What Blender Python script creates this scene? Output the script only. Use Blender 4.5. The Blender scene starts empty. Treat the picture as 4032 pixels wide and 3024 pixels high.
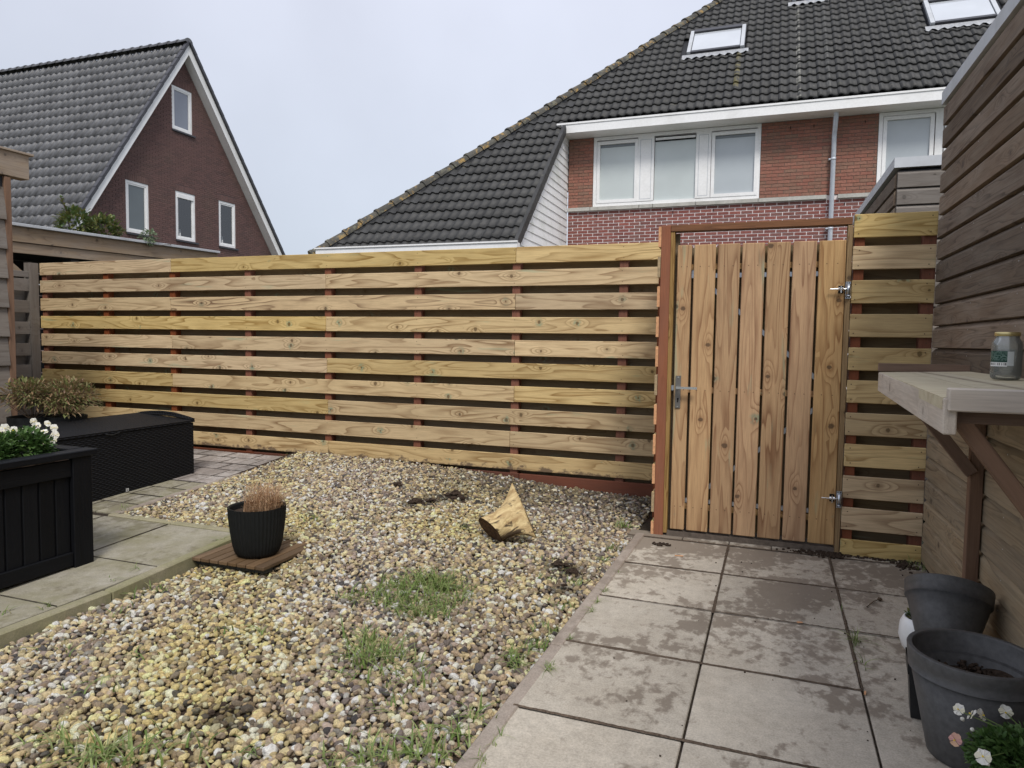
import bpy, math, random
import numpy as np
from math import sin, cos, pi, radians, sqrt, exp, atan2
from mathutils import Matrix, Vector

random.seed(7)
rng = np.random.default_rng(7)
S = bpy.context.scene
C = S.collection

# ------------------------------------------------------------------ camera, sky, sun, exposure
EYE = 1.18
YAW, PITCH, ROLL = .3435, .0617, .0142
cam_d = bpy.data.cameras.new('camera')
cam = bpy.data.objects.new('camera', cam_d)
C.objects.link(cam)
R_ = Vector((cos(YAW), sin(YAW), 0))
F_ = Vector((-sin(YAW) * cos(PITCH), cos(YAW) * cos(PITCH), -sin(PITCH)))
U_ = Vector((-sin(YAW) * sin(PITCH), cos(YAW) * sin(PITCH), cos(PITCH)))
cr, sr = cos(ROLL), sin(ROLL)
R2 = R_ * cr + U_ * sr
U2 = U_ * cr - R_ * sr
cam.matrix_world = Matrix(((R2.x, U2.x, -F_.x, 0), (R2.y, U2.y, -F_.y, 0), (R2.z, U2.z, -F_.z, EYE), (0, 0, 0, 1)))
cam_d.sensor_width = 36
cam_d.lens = 24.51
cam_d.clip_start = .02
cam_d.clip_end = 600
S.camera = cam

SUN_EL, SUN_AZ = radians(50), radians(152)      # azimuth measured clockwise from +Y
W = bpy.data.worlds.new('World')
S.world = W
W.use_nodes = True
wn, wl = W.node_tree.nodes, W.node_tree.links
wn.clear()
sky = wn.new('ShaderNodeTexSky')
sky.sky_type = 'NISHITA'
sky.sun_disc = False
sky.sun_elevation = SUN_EL
sky.sun_rotation = SUN_AZ
sky.dust_density = 4
b1 = wn.new('ShaderNodeBackground')
b1.inputs['Strength'].default_value = .06
wl.new(sky.outputs[0], b1.inputs[0])
# thin overcast laid over the clear sky
tc = wn.new('ShaderNodeTexCoord')
sep = wn.new('ShaderNodeSeparateXYZ')
wl.new(tc.outputs['Generated'], sep.inputs[0])
rmp = wn.new('ShaderNodeValToRGB')
e = rmp.color_ramp.elements
e[0].position = 0; e[0].color = (.55, .62, .71, 1)
e[1].position = .5; e[1].color = (.77, .80, .93, 1)
wl.new(sep.outputs['Z'], rmp.inputs[0])
nz = wn.new('ShaderNodeTexNoise')
nz.inputs['Scale'].default_value = 2.6
nz.inputs['Detail'].default_value = 5
nz.inputs['Roughness'].default_value = .45
wl.new(tc.outputs['Generated'], nz.inputs['Vector'])
cl = wn.new('ShaderNodeMapRange')
cl.inputs[1].default_value = .3; cl.inputs[2].default_value = .7
cl.inputs[3].default_value = .90; cl.inputs[4].default_value = 1.10
wl.new(nz.outputs[0], cl.inputs[0])
b2 = wn.new('ShaderNodeBackground')
wl.new(rmp.outputs[0], b2.inputs[0])
wl.new(cl.outputs[0], b2.inputs[1])
mx = wn.new('ShaderNodeMixShader')
mx.inputs[0].default_value = .86
wl.new(b1.outputs[0], mx.inputs[1]); wl.new(b2.outputs[0], mx.inputs[2])
wo = wn.new('ShaderNodeOutputWorld')
wl.new(mx.outputs[0], wo.inputs[0])

sd = bpy.data.lights.new('sun', 'SUN')
sd.energy = 2.2
sd.angle = radians(16)
sd.color = (1, .96, .9)
sun = bpy.data.objects.new('sun', sd)
C.objects.link(sun)
sv = Vector((sin(SUN_AZ) * cos(SUN_EL), cos(SUN_AZ) * cos(SUN_EL), sin(SUN_EL)))
sun.rotation_euler = sv.to_track_quat('Z', 'Y').to_euler()
sun.location = (0, 0, 30)

S.view_settings.view_transform = 'Standard'
S.view_settings.look = 'None'
S.view_settings.exposure = 0.22
S.view_settings.gamma = 1
S.view_settings.use_curve_mapping = False
S.cycles.max_bounces = 6

# ------------------------------------------------------------------ materials
def NT(name, rough=.7, spec=.3):
    m = bpy.data.materials.new(name)
    m.use_nodes = True
    n, l = m.node_tree.nodes, m.node_tree.links
    b = n['Principled BSDF']
    b.inputs['Roughness'].default_value = rough
    b.inputs['Specular IOR Level'].default_value = spec
    return m, n, l, b

def mathn(n, l, op, a, b=None, c=None, clamp=False):
    x = n.new('ShaderNodeMath'); x.operation = op; x.use_clamp = clamp
    for i, v in enumerate((a, b, c)):
        if v is None: continue
        if isinstance(v, (int, float)): x.inputs[i].default_value = v
        else: l.new(v, x.inputs[i])
    return x.outputs[0]

def vmath(n, l, op, a, b=None):
    x = n.new('ShaderNodeVectorMath'); x.operation = op
    for i, v in enumerate((a, b)):
        if v is None: continue
        if isinstance(v, (tuple, list)): x.inputs[i].default_value = v
        elif isinstance(v, (int, float)): x.inputs[3].default_value = v
        else: l.new(v, x.inputs[i])
    return x.outputs['Value'] if op in ('LENGTH', 'DISTANCE', 'DOT_PRODUCT') else x.outputs[0]

def mixc(n, l, f, a, b, mode='MIX'):
    x = n.new('ShaderNodeMix'); x.data_type = 'RGBA'; x.blend_type = mode
    for k, v in ((0, f), (6, a), (7, b)):
        if isinstance(v, (int, float)): x.inputs[k].default_value = v
        elif isinstance(v, (tuple, list)): x.inputs[k].default_value = (*v[:3], 1)
        else: l.new(v, x.inputs[k])
    return x.outputs[2]

def noise(n, l, vec, scale=5, detail=3, rough=.5, dist=0):
    x = n.new('ShaderNodeTexNoise')
    x.inputs['Scale'].default_value = scale
    x.inputs['Detail'].default_value = detail
    x.inputs['Roughness'].default_value = rough
    x.inputs['Distortion'].default_value = dist
    if vec is not None: l.new(vec, x.inputs['Vector'])
    return x.outputs[0]

def mrange(n, l, v, a, b, c=0., d=1., smooth=False):
    x = n.new('ShaderNodeMapRange')
    if smooth: x.interpolation_type = 'SMOOTHSTEP'
    l.new(v, x.inputs[0])
    for i, k in enumerate((a, b, c, d)): x.inputs[i + 1].default_value = k
    return x.outputs[0]

def bump(n, l, b, h, strength=.3, dist=.01):
    x = n.new('ShaderNodeBump')
    x.inputs['Strength'].default_value = strength
    x.inputs['Distance'].default_value = dist
    l.new(h, x.inputs['Height']); l.new(x.outputs[0], b.inputs['Normal'])

def objvec(n, l, spread=60):
    """object coordinates pushed to a different place for every object"""
    t = n.new('ShaderNodeTexCoord'); oi = n.new('ShaderNodeObjectInfo')
    r = vmath(n, l, 'SCALE', (13.1, 7.7, 3.3), None)
    sc = r.node; l.new(oi.outputs['Random'], sc.inputs[3])
    r2 = vmath(n, l, 'SCALE', r, spread / 13.)
    return vmath(n, l, 'ADD', t.outputs['Object'], r2), oi.outputs['Random'], t

def wood(name, light, dark, knot, ringf=9., ringc=.55, knots=True, green=0., grey=0., tone=.18, rough=.72, bumps=.25,
         wide=7., wear=None, hue=.0):
    m, n, l, b = NT(name, rough, .25)
    P, rnd, t = objvec(n, l)
    low = noise(n, l, vmath(n, l, 'MULTIPLY', P, (.75, wide * .7, wide)), 1, 2, .45)
    g = mathn(n, l, 'MULTIPLY', low, ringf)
    kn = None
    if knots:
        kv = vmath(n, l, 'MULTIPLY', P, (2.4, 0.01, 7.5))
        vo = n.new('ShaderNodeTexVoronoi'); l.new(kv, vo.inputs['Vector']); vo.inputs['Scale'].default_value = 1
        vo.inputs['Randomness'].default_value = .9
        df = vmath(n, l, 'DIVIDE', vmath(n, l, 'SUBTRACT', kv, vo.outputs['Position']), (2.4, 1, 7.5))
        d = vmath(n, l, 'LENGTH', vmath(n, l, 'MULTIPLY', df, (1.15, 0, 1.)))
        d2 = vmath(n, l, 'LENGTH', vmath(n, l, 'MULTIPLY', df, (.38, 0, 1.)))
        cs = n.new('ShaderNodeSeparateColor'); l.new(vo.outputs['Color'], cs.inputs[0])
        on = mathn(n, l, 'GREATER_THAN', cs.outputs[0], .52)
        dn = mathn(n, l, 'ADD', d, mathn(n, l, 'MULTIPLY', mathn(n, l, 'SUBTRACT', noise(n, l, P, 90, 2), .5), .012))
        bmp = mathn(n, l, 'MULTIPLY', on, mrange(n, l, d2, .0, .045, 2.2, 0, True))
        g = mathn(n, l, 'ADD', g, bmp)
        rad = mathn(n, l, 'MULTIPLY_ADD', cs.outputs[1], .013, .009)
        kn = mathn(n, l, 'MULTIPLY', on, mathn(n, l, 'SUBTRACT', 1., mathn(n, l, 'DIVIDE', dn, rad), None, True))
        halo = mathn(n, l, 'MULTIPLY', on, mrange(n, l, dn, .008, .05, 1, 0, True))
    ph = mathn(n, l, 'FRACT', g)
    ring = mrange(n, l, ph, .35, .93, 0, 1)
    ring = mathn(n, l, 'MULTIPLY', ring, mrange(n, l, ph, .93, 1., 1, 0))
    ring = mathn(n, l, 'POWER', ring, 1.6)
    big = noise(n, l, vmath(n, l, 'MULTIPLY', P, (1.3, 1, 9)), 1.3, 3)
    ring = mathn(n, l, 'MULTIPLY', ring, mrange(n, l, big, .3, .65, .25, 1.))
    col = mixc(n, l, mathn(n, l, 'MULTIPLY', ring, ringc), light, dark)
    fine = noise(n, l, vmath(n, l, 'MULTIPLY', P, (9, 260, 260)), 1, 3, .6)
    col = mixc(n, l, 1., col, mrange_col(n, l, fine, .25, .8, (.78,) * 3, (1.16,) * 3), 'MULTIPLY')
    blot = noise(n, l, vmath(n, l, 'MULTIPLY', P, (2.6, 12, 12)), 1, 4, .6)
    col = mixc(n, l, mrange(n, l, blot, .45, .8, 0, .35), col, [c * .62 for c in dark[:3]] if False else dark)
    if kn is not None:
        col = mixc(n, l, mathn(n, l, 'MULTIPLY', halo, .35), col, dark)
        if green:
            gm = mathn(n, l, 'MULTIPLY', halo, mrange(n, l, cs.outputs[2], .45, .6, 0, green))
            gm = mathn(n, l, 'MULTIPLY', gm, mrange(n, l, noise(n, l, P, 40, 2), .4, .6, 0, 1))
            col = mixc(n, l, gm, col, (.22, .33, .22))
        kc = mrange(n, l, kn, .0, .45, 0, 1, True)
        inner = mathn(n, l, 'FRACT', mathn(n, l, 'MULTIPLY', kn, 3.2))
        col = mixc(n, l, mathn(n, l, 'MULTIPLY', kc, .8), col, mixc(n, l, inner, knot, [min(1, c * 2.4) for c in knot]))
    if green:
        st = noise(n, l, vmath(n, l, 'MULTIPLY', P, (1.6, 5, 14)), 1.1, 3, .6)
        col = mixc(n, l, mrange(n, l, st, .64, .74, 0, green * .55), col, (.30, .42, .27))
        dk = noise(n, l, vmath(n, l, 'MULTIPLY', vmath(n, l, 'ADD', P, (31, 4, 9)), (.7, 5, 22)), 1.2, 3, .6)
        col = mixc(n, l, mrange(n, l, dk, .66, .76, 0, .6), col, [c * .6 for c in dark])
    if grey:
        gy = noise(n, l, vmath(n, l, 'MULTIPLY', P, (3, 16, 16)), 1, 5, .65)
        col = mixc(n, l, mrange(n, l, gy, .35, .7, 0, grey), col, wear or (.25, .23, .21))
    # every board its own tone
    hsv = n.new('ShaderNodeHueSaturation')
    l.new(col, hsv.inputs['Color'])
    l.new(mathn(n, l, 'MULTIPLY_ADD', rnd, tone * 2, 1 - tone), hsv.inputs['Value'])
    r2 = mathn(n, l, 'FRACT', mathn(n, l, 'MULTIPLY', rnd, 17.3))
    l.new(mathn(n, l, 'MULTIPLY_ADD', r2, .3, .85), hsv.inputs['Saturation'])
    l.new(mathn(n, l, 'MULTIPLY_ADD', r2, hue, .5 - hue * .5), hsv.inputs['Hue'])
    l.new(hsv.outputs[0], b.inputs['Base Color'])
    h = mathn(n, l, 'ADD', mathn(n, l, 'MULTIPLY', fine, .6), mathn(n, l, 'MULTIPLY', ring, -.5))
    bump(n, l, b, h, bumps, .0018)
    return m

def dirty(m, amt=.8):
    n, l = m.node_tree.nodes, m.node_tree.links; b = n['Principled BSDF']
    src = b.inputs['Base Color'].links[0].from_socket
    P, rnd, t = objvec(n, l); sp = n.new('ShaderNodeSeparateXYZ'); l.new(t.outputs['Object'], sp.inputs[0])
    a = noise(n, l, vmath(n, l, 'MULTIPLY', P, (11, 1, 16)), 1, 4, .65)
    a = mathn(n, l, 'ADD', a, mrange(n, l, sp.outputs['Z'], -.062, .03, .10, -.25))
    l.new(mixc(n, l, mrange(n, l, a, .52, .62, 0, amt), src, (.09, .06, .045)), b.inputs['Base Color'])
    return m

def mrange_col(n, l, v, a, b, ca, cb):
    x = n.new('ShaderNodeMapRange'); x.data_type = 'FLOAT'
    l.new(v, x.inputs[0]); x.inputs[1].default_value = a; x.inputs[2].default_value = b
    return mixc(n, l, x.outputs[0], ca, cb)

def flat(name, col, rough=.6, spec=.4, var=.0, metal=0., nscale=30, bstr=0., dirt=None, dirtamt=.5, dirtscale=4, bscale=None):
    m, n, l, b = NT(name, rough, spec)
    b.inputs['Metallic'].default_value = metal
    t = n.new('ShaderNodeTexCoord')
    nn = noise(n, l, t.outputs['Object'], nscale, 5, .65)
    c = mixc(n, l, 1., col, mrange_col(n, l, nn, .3, .7, (1 - var,) * 3, (1 + var,) * 3), 'MULTIPLY')
    if dirt:
        d = noise(n, l, t.outputs['Object'], dirtscale, 6, .68)
        c = mixc(n, l, mrange(n, l, d, .48, .72, 0, dirtamt), c, dirt)
    l.new(c, b.inputs['Base Color'])
    if bstr: bump(n, l, b, noise(n, l, t.outputs['Object'], bscale or nscale * 3, 4, .7), bstr, .003)
    return m

M = {}
M['pine'] = wood('new_pine', (.61, .455, .24), (.25, .145, .056), (.07, .045, .02), green=.8, tone=.15, hue=.012, ringf=11, ringc=.95)
M['pine_dirty'] = dirty(wood('soiled_pine', (.60, .445, .235), (.25, .145, .056), (.07, .045, .02), green=.8, tone=.08, ringf=10, ringc=.9))
M['pine_dark'] = wood('dark_grained_pine', (.62, .44, .22), (.13, .055, .02), (.07, .045, .02), green=.4, tone=.03, ringf=13, ringc=1.)
M['pine_back'] = wood('shade_darkened_pine', (.19, .14, .078), (.11, .07, .035), (.07, .045, .02), green=.5, tone=.12, ringf=10)  # same pine, with the shade behind the gaps put into its colour
M['gate_pine'] = wood('gate_pine', (.50, .315, .135), (.24, .115, .038), (.05, .03, .015), green=.9, tone=.14, hue=.02, ringf=10, wide=9, ringc=1.)
M['jamb_pine'] = wood('jamb_pine', (.33, .21, .085), (.14, .07, .022), (.05, .03, .015), tone=.05, ringf=16, ringc=.95, wide=14)
M['lintel'] = wood('stained_lintel_wood', (.22, .095, .038), (.11, .045, .02), (.03, .02, .01), knots=False, tone=.04, ringf=16, ringc=.8, wide=14)
M['red'] = wood('red_hardwood', (.20, .07, .036), (.11, .036, .02), (.1, .03, .02), knots=False, tone=.12, ringf=6, ringc=.4)
M['redpost'] = wood('sawn_red_hardwood', (.28, .105, .052), (.15, .05, .024), (.1, .03, .02), knots=False, tone=.02, ringf=6, ringc=.4, grey=.25, wear=(.22, .13, .1))
M['kick'] = wood('red_base_board_wood', (.15, .047, .024), (.07, .022, .012), (.1, .03, .02), knots=False, tone=.15, ringf=5, ringc=.3, grey=.4, wear=(.085, .045, .032))
M['shed'] = wood('weathered_shed_wood', (.165, .12, .085), (.05, .033, .023), (.03, .02, .015), tone=.32, ringf=13, ringc=.9, grey=.5, wear=(.24, .205, .165), knots=True, rough=.88, bumps=.6, wide=12)
M['shedlow'] = wood('weathered_pale_wood', (.29, .225, .15), (.10, .07, .045), (.03, .02, .015), tone=.22, ringf=12, ringc=.8, grey=.5, wear=(.30, .265, .20), rough=.9, bumps=.5, wide=12)
M['oldgrey'] = wood('old_grey_wood', (.20, .175, .15), (.10, .078, .062), (.03, .025, .02), tone=.14, ringf=8, grey=.5, wear=(.24, .22, .2), rough=.9)
M['beam'] = wood('weathered_beam_wood', (.34, .26, .18), (.17, .12, .085), (.05, .04, .03), tone=.08, ringf=9, grey=.5, wear=(.33, .29, .25), rough=.88)
M['shelf'] = wood('weathered_shelf_wood', (.54, .47, .39), (.32, .26, .205), (.06, .04, .03), tone=.08, ringf=10, grey=.4, wear=(.58, .53, .47), rough=.9)
M['shelftop'] = wood('mossy_shelf_top_wood', (.50, .44, .32), (.30, .25, .17), (.06, .04, .03), tone=.06, ringf=10, grey=.6, wear=(.56, .52, .38), rough=.92)
M['brace'] = wood('brown_brace_wood', (.19, .115, .075), (.075, .042, .027), (.03, .02, .015), tone=.15, ringf=8, grey=.3, wear=(.22, .15, .11), rough=.8)
M['deck'] = wood('brown_deck_wood', (.15, .092, .045), (.07, .04, .02), (.03, .02, .015), knots=False, tone=.2, ringf=5, ringc=.5, rough=.7)
M['ends'] = flat('orange_end_grain', (.62, .33, .17), .8, .2, .25, nscale=60)
M['ends2'] = flat('grey_end_grain', (.36, .27, .16), .8, .2, .3, nscale=60)
M['steel'] = flat('galvanised_steel', (.50, .53, .57), .35, .5, .12, 1., 25)
M['plate'] = flat('brushed_plate_metal', (.20, .19, .175), .45, .5, .1, .8, 12)
M['handle'] = flat('satin_handle_metal', (.75, .74, .72), .25, .5, .03, 1., 30)
M['dark'] = flat('dark_void', (.012, .012, .012), .9, .1)
M['white'] = flat('white_trim_paint', (.84, .84, .83), .45, .4, .05, dirt=(.55, .54, .50), dirtamt=.35, dirtscale=1.3)
M['cladw'] = flat('white_cladding_paint', (.83, .84, .84), .5, .4, .04, dirt=(.42, .46, .38), dirtamt=.55, dirtscale=2.2)
M['greytrim'] = flat('pale_metal_trim', (.52, .54, .56), .5, .4, .08, .2, 6, dirt=(.30, .30, .29), dirtamt=.4)
M['verge_dark'] = flat('dark_verge_tile_clay', (.045, .045, .052), .45, .5, .2)
M['lead'] = flat('lead_flashing', (.40, .41, .42), .55, .5, .2, .5, 18)
M['band'] = flat('concrete_band', (.46, .45, .41), .85, .2, .12, dirt=(.22, .22, .19), dirtamt=.5, dirtscale=3, nscale=25)
M['pipe'] = flat('zinc_pipe', (.58, .62, .68), .4, .5, .1, .2, 12)
M['mortar_w'] = flat('white_mortar', (.82, .76, .74), .9, .2, .06)
M['mortar_g'] = flat('grey_mortar', (.20, .155, .13), .9, .2, .15)
M['mortar_d'] = flat('brown_mortar', (.21, .155, .145), .9, .2, .12)
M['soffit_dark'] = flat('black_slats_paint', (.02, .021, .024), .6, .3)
M['interior'] = flat('dim_room_wall', (.16, .165, .17), .9, .2)

def brickmat(name, cols, rough=.85):
    m, n, l, b = NT(name, rough, .2)
    g = n.new('ShaderNodeNewGeometry'); oi = n.new('ShaderNodeObjectInfo')
    v = mathn(n, l, 'FRACT', mathn(n, l, 'ADD', g.outputs['Random Per Island'], oi.outputs['Random']))
    r = n.new('ShaderNodeValToRGB'); r.color_ramp.interpolation = 'LINEAR'
    el = r.color_ramp.elements
    while len(el) < len(cols): el.new(.5)
    for i, c in enumerate(cols): el[i].position = i / (len(cols) - 1); el[i].color = (*c, 1)
    l.new(v, r.inputs[0])
    t = n.new('ShaderNodeTexCoord')
    ge = n.new('ShaderNodeNewGeometry')
    nn = noise(n, l, ge.outputs['Position'], 35, 5, .7)
    c = mixc(n, l, 1., r.outputs[0], mrange_col(n, l, nn, .3, .7, (.72,) * 3, (1.25,) * 3), 'MULTIPLY')
    big = noise(n, l, ge.outputs['Position'], .9, 3, .6)
    c = mixc(n, l, mrange(n, l, big, .5, .75, 0, .28), c, (.16, .12, .09))
    l.new(c, b.inputs['Base Color'])
    bump(n, l, b, nn, .5, .004)
    return m
M['brick_lo'] = brickmat('dark_red_brick', [(.22, .080, .066), (.26, .095, .078), (.17, .075, .066), (.235, .082, .068), (.20, .105, .09), (.28, .10, .08)])
M['brick_up'] = brickmat('orange_brick', [(.31, .14, .10), (.28, .125, .092), (.24, .135, .095), (.335, .15, .11), (.235, .145, .105), (.29, .135, .10)])
M['brick_far'] = brickmat('brown_brick', [(.15, .09, .082), (.17, .10, .09), (.125, .08, .074), (.16, .095, .085)])

def tilemat(name, base, lichen, moss, rough=.5, amt=.5, thr=.62, streaks=()):
    m, n, l, b = NT(name, rough, .5)
    ge = n.new('ShaderNodeNewGeometry'); oi = n.new('ShaderNodeObjectInfo')
    v = mathn(n, l, 'FRACT', mathn(n, l, 'ADD', ge.outputs['Random Per Island'], oi.outputs['Random']))
    c = mixc(n, l, v, [x * .8 for x in base], [x * 1.25 for x in base])
    P = ge.outputs['Position']
    n1 = noise(n, l, P, 9, 6, .75)
    c = mixc(n, l, 1., c, mrange_col(n, l, n1, .3, .7, (.7,) * 3, (1.4,) * 3), 'MULTIPLY')
    n2 = noise(n, l, vmath(n, l, 'ADD', P, (5, 3, 1)), 7, 5, .7)
    c = mixc(n, l, mrange(n, l, n2, thr, thr + .08, 0, amt), c, lichen)
    n3 = noise(n, l, vmath(n, l, 'ADD', P, (15, 8, 2)), 5, 5, .75)
    c = mixc(n, l, mrange(n, l, n3, thr + .01, thr + .08, 0, amt), c, moss)
    if streaks:
        sx = n.new('ShaderNodeSeparateXYZ'); l.new(P, sx.inputs[0])
        spk = noise(n, l, vmath(n, l, 'ADD', P, (2, 9, 4)), 6, 3, .6)
        for (u_, w_, v0_, v1_, c_, a_) in streaks:
            dx = mathn(n, l, 'ABSOLUTE', mathn(n, l, 'SUBTRACT', sx.outputs['X'], u_))
            k = mathn(n, l, 'LESS_THAN', dx, w_)
            k = mathn(n, l, 'MULTIPLY', k, mathn(n, l, 'GREATER_THAN', sx.outputs['Y'], v0_))
            k = mathn(n, l, 'MULTIPLY', k, mathn(n, l, 'LESS_THAN', sx.outputs['Y'], v1_))
            k = mathn(n, l, 'MULTIPLY', k, mrange(n, l, spk, .42, .60, 0, a_))
            c = mixc(n, l, k, c, c_)
    l.new(c, b.inputs['Base Color'])
    bump(n, l, b, n1, .35, .006)
    return m
M['tile_r'] = tilemat('dark_mossy_roof_tile', (.030, .030, .029), (.16, .15, .11), (.055, .06, .028), .62, .45, .62, ((.47, .035, 13.7, 17.3, (.40, .39, .34), .5), (.98, .03, 13.7, 17.3, (.18, .18, .17), .35), (-.66, .05, 14.4, 15.6, (.20, .17, .06), .6), (2.6, .05, 14.8, 17.5, (.12, .12, .12), .4)))
M['ridge_r'] = tilemat('lichened_ridge_tile', (.06, .057, .047), (.36, .23, .07), (.15, .145, .10), .85, .8, .54)
M['tile_l'] = tilemat('satin_grey_roof_tile', (.095, .096, .10), (.12, .12, .12), (.09, .092, .095), .5, .3)

def concrete(name, base, alt, stain, stain_lo=.5, stain_hi=.62, samt=.8, green=None, var=.16):
    m, n, l, b = NT(name, .85, .25)
    ge = n.new('ShaderNodeNewGeometry'); oi = n.new('ShaderNodeObjectInfo')
    P = ge.outputs['Position']
    n1 = noise(n, l, P, 3.2, 5, .7)
    c = mixc(n, l, mrange(n, l, n1, .35, .65, 0, 1), base, alt)
    f = noise(n, l, P, 160, 4, .75)
    c = mixc(n, l, 1., c, mrange_col(n, l, f, .28, .72, (.74,) * 3, (1.24,) * 3), 'MULTIPLY')
    mid = noise(n, l, P, 22, 5, .75)
    c = mixc(n, l, 1., c, mrange_col(n, l, mid, .3, .7, (.84,) * 3, (1.13,) * 3), 'MULTIPLY')
    # soil trodden on the slabs: big damp patches broken into speckles, thicker towards the gate
    sp = n.new('ShaderNodeSeparateXYZ'); l.new(P, sp.inputs[0])
    s1 = noise(n, l, P, 2.3, 3, .55, .6)
    s2 = noise(n, l, vmath(n, l, 'MULTIPLY', P, (1, .75, 1)), 21, 4, .62, .2)
    near = mrange(n, l, sp.outputs['Y'], 1.6, 4.2, -.045, .075)
    s = mathn(n, l, 'ADD', mathn(n, l, 'ADD', mathn(n, l, 'MULTIPLY', s1, .55), mathn(n, l, 'MULTIPLY', s2, .45)), near)
    c = mixc(n, l, mrange(n, l, s, stain_lo, stain_hi, 0, samt), c, stain)
    if green:
        g = noise(n, l, vmath(n, l, 'ADD', P, (3, 1, 0)), 3.4, 5, .7)
        c = mixc(n, l, mrange(n, l, g, .38, .66, .0, .7), c, green)
    hs = n.new('ShaderNodeHueSaturation'); l.new(c, hs.inputs['Color'])
    l.new(mathn(n, l, 'MULTIPLY_ADD', oi.outputs['Random'], var, 1 - var / 2), hs.inputs['Value'])
    l.new(hs.outputs[0], b.inputs['Base Color'])
    bump(n, l, b, mathn(n, l, 'ADD', f, mid), .35, .002)
    return m
M['slab'] = concrete('grey_concrete_slab', (.41, .365, .295), (.48, .435, .36), (.185, .15, .115), .515, .575, .8)
M['kerb'] = concrete('kerb_concrete', (.30, .25, .205), (.36, .31, .26), (.18, .145, .115), .5, .6, .5)
M['slab_l'] = concrete('algae_concrete_slab', (.29, .265, .205), (.36, .335, .275), (.14, .12, .08), .52, .60, .7, (.19, .175, .09), .2)
M['kerb_l'] = concrete('mossy_kerb_concrete', (.28, .25, .17), (.33, .30, .20), (.2, .17, .1), .6, .7, .5, (.20, .20, .085))
M['slab_b'] = concrete('dull_brown_paver', (.30, .27, .25), (.36, .33, .30), (.17, .14, .12), .53, .6, .6, None, .5)
M['soil'] = flat('dark_soil', (.048, .034, .025), .95, .1, .45, nscale=45, bstr=.8)
M['joint'] = flat('joint_sand', (.045, .036, .027), .95, .1, .5, nscale=60, bstr=.6)
M['lawn'] = flat('distant_ground', (.10, .10, .07), .95, .1, .3, nscale=2)

def leafmat(name, cols, rough=.5, attr=False):
    m, n, l, b = NT(name, rough, .35)
    g = n.new('ShaderNodeNewGeometry')
    r = n.new('ShaderNodeValToRGB'); el = r.color_ramp.elements
    while len(el) < len(cols): el.new(.5)
    for i, c in enumerate(cols): el[i].position = i / (len(cols) - 1); el[i].color = (*c, 1)
    l.new(g.outputs['Random Per Island'], r.inputs[0])
    l.new(r.outputs[0], b.inputs['Base Color'])
    tr = n.new('ShaderNodeBsdfTranslucent'); l.new(r.outputs[0], tr.inputs[0])
    ms = n.new('ShaderNodeMixShader'); ms.inputs[0].default_value = .25
    l.new(b.outputs[0], ms.inputs[1]); l.new(tr.outputs[0], ms.inputs[2])
    l.new(ms.outputs[0], n['Material Output'].inputs[0])
    return m
M['grass'] = leafmat('grass_blade', [(.10, .16, .035), (.17, .25, .06), (.28, .34, .12), (.13, .20, .05), (.36, .33, .17)])
M['pansy_leaf'] = leafmat('pansy_leaf', [(.035, .08, .018), (.055, .12, .026), (.10, .17, .045), (.045, .095, .025)])
M['petal_w'] = leafmat('white_petal', [(.84, .83, .74), (.88, .87, .82), (.84, .80, .60)])
M['petal_y'] = leafmat('peach_petal', [(.75, .50, .30), (.66, .36, .34)])
M['petal_k'] = flat('dark_petal_centre', (.03, .015, .05), .6, .2)
M['petal_g'] = flat('yellow_petal_eye', (.75, .55, .05), .6, .2)
M['dried'] = leafmat('withered_leaf', [(.27, .17, .09), (.36, .25, .14), (.20, .12, .07), (.22, .22, .08), (.15, .19, .06), (.30, .24, .12)])
M['straw'] = leafmat('dry_straw', [(.48, .30, .17), (.58, .41, .25), (.36, .21, .12)])
M['bush'] = leafmat('bush_leaf', [(.10, .15, .04), (.17, .20, .06), (.22, .20, .07), (.08, .13, .035), (.13, .19, .09)])
M['vine'] = leafmat('pale_vine_leaf', [(.20, .28, .15), (.28, .34, .22), (.14, .20, .10)])
M['stem'] = flat('green_stem', (.12, .17, .05), .7, .2)
M['twig'] = flat('brown_twig', (.10, .07, .045), .8, .2)
M['potgrey'] = flat('dark_grey_pot_plastic', (.074, .074, .074), .5, .35, .25, nscale=50, dirt=(.10, .095, .085), dirtamt=.35, dirtscale=7)
M['potblack'] = flat('black_pot_plastic', (.016, .017, .018), .4, .4, .2)
M['potribbed'] = flat('ribbed_pot_plastic', (.010, .011, .011), .55, .2, .15)
M['potwhite'] = flat('white_glazed_pot', (.8, .8, .78), .3, .5, .03)
M['plankblack'] = wood('black_stained_wood', (.0055, .006, .0075), (.003, .0033, .004), (.006, .006, .006), knots=False, tone=.2, ringf=12, ringc=.7, rough=.55, bumps=.7, wide=14)
M['plankblack'].node_tree.nodes['Principled BSDF'].inputs['Specular IOR Level'].default_value = .16

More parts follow.
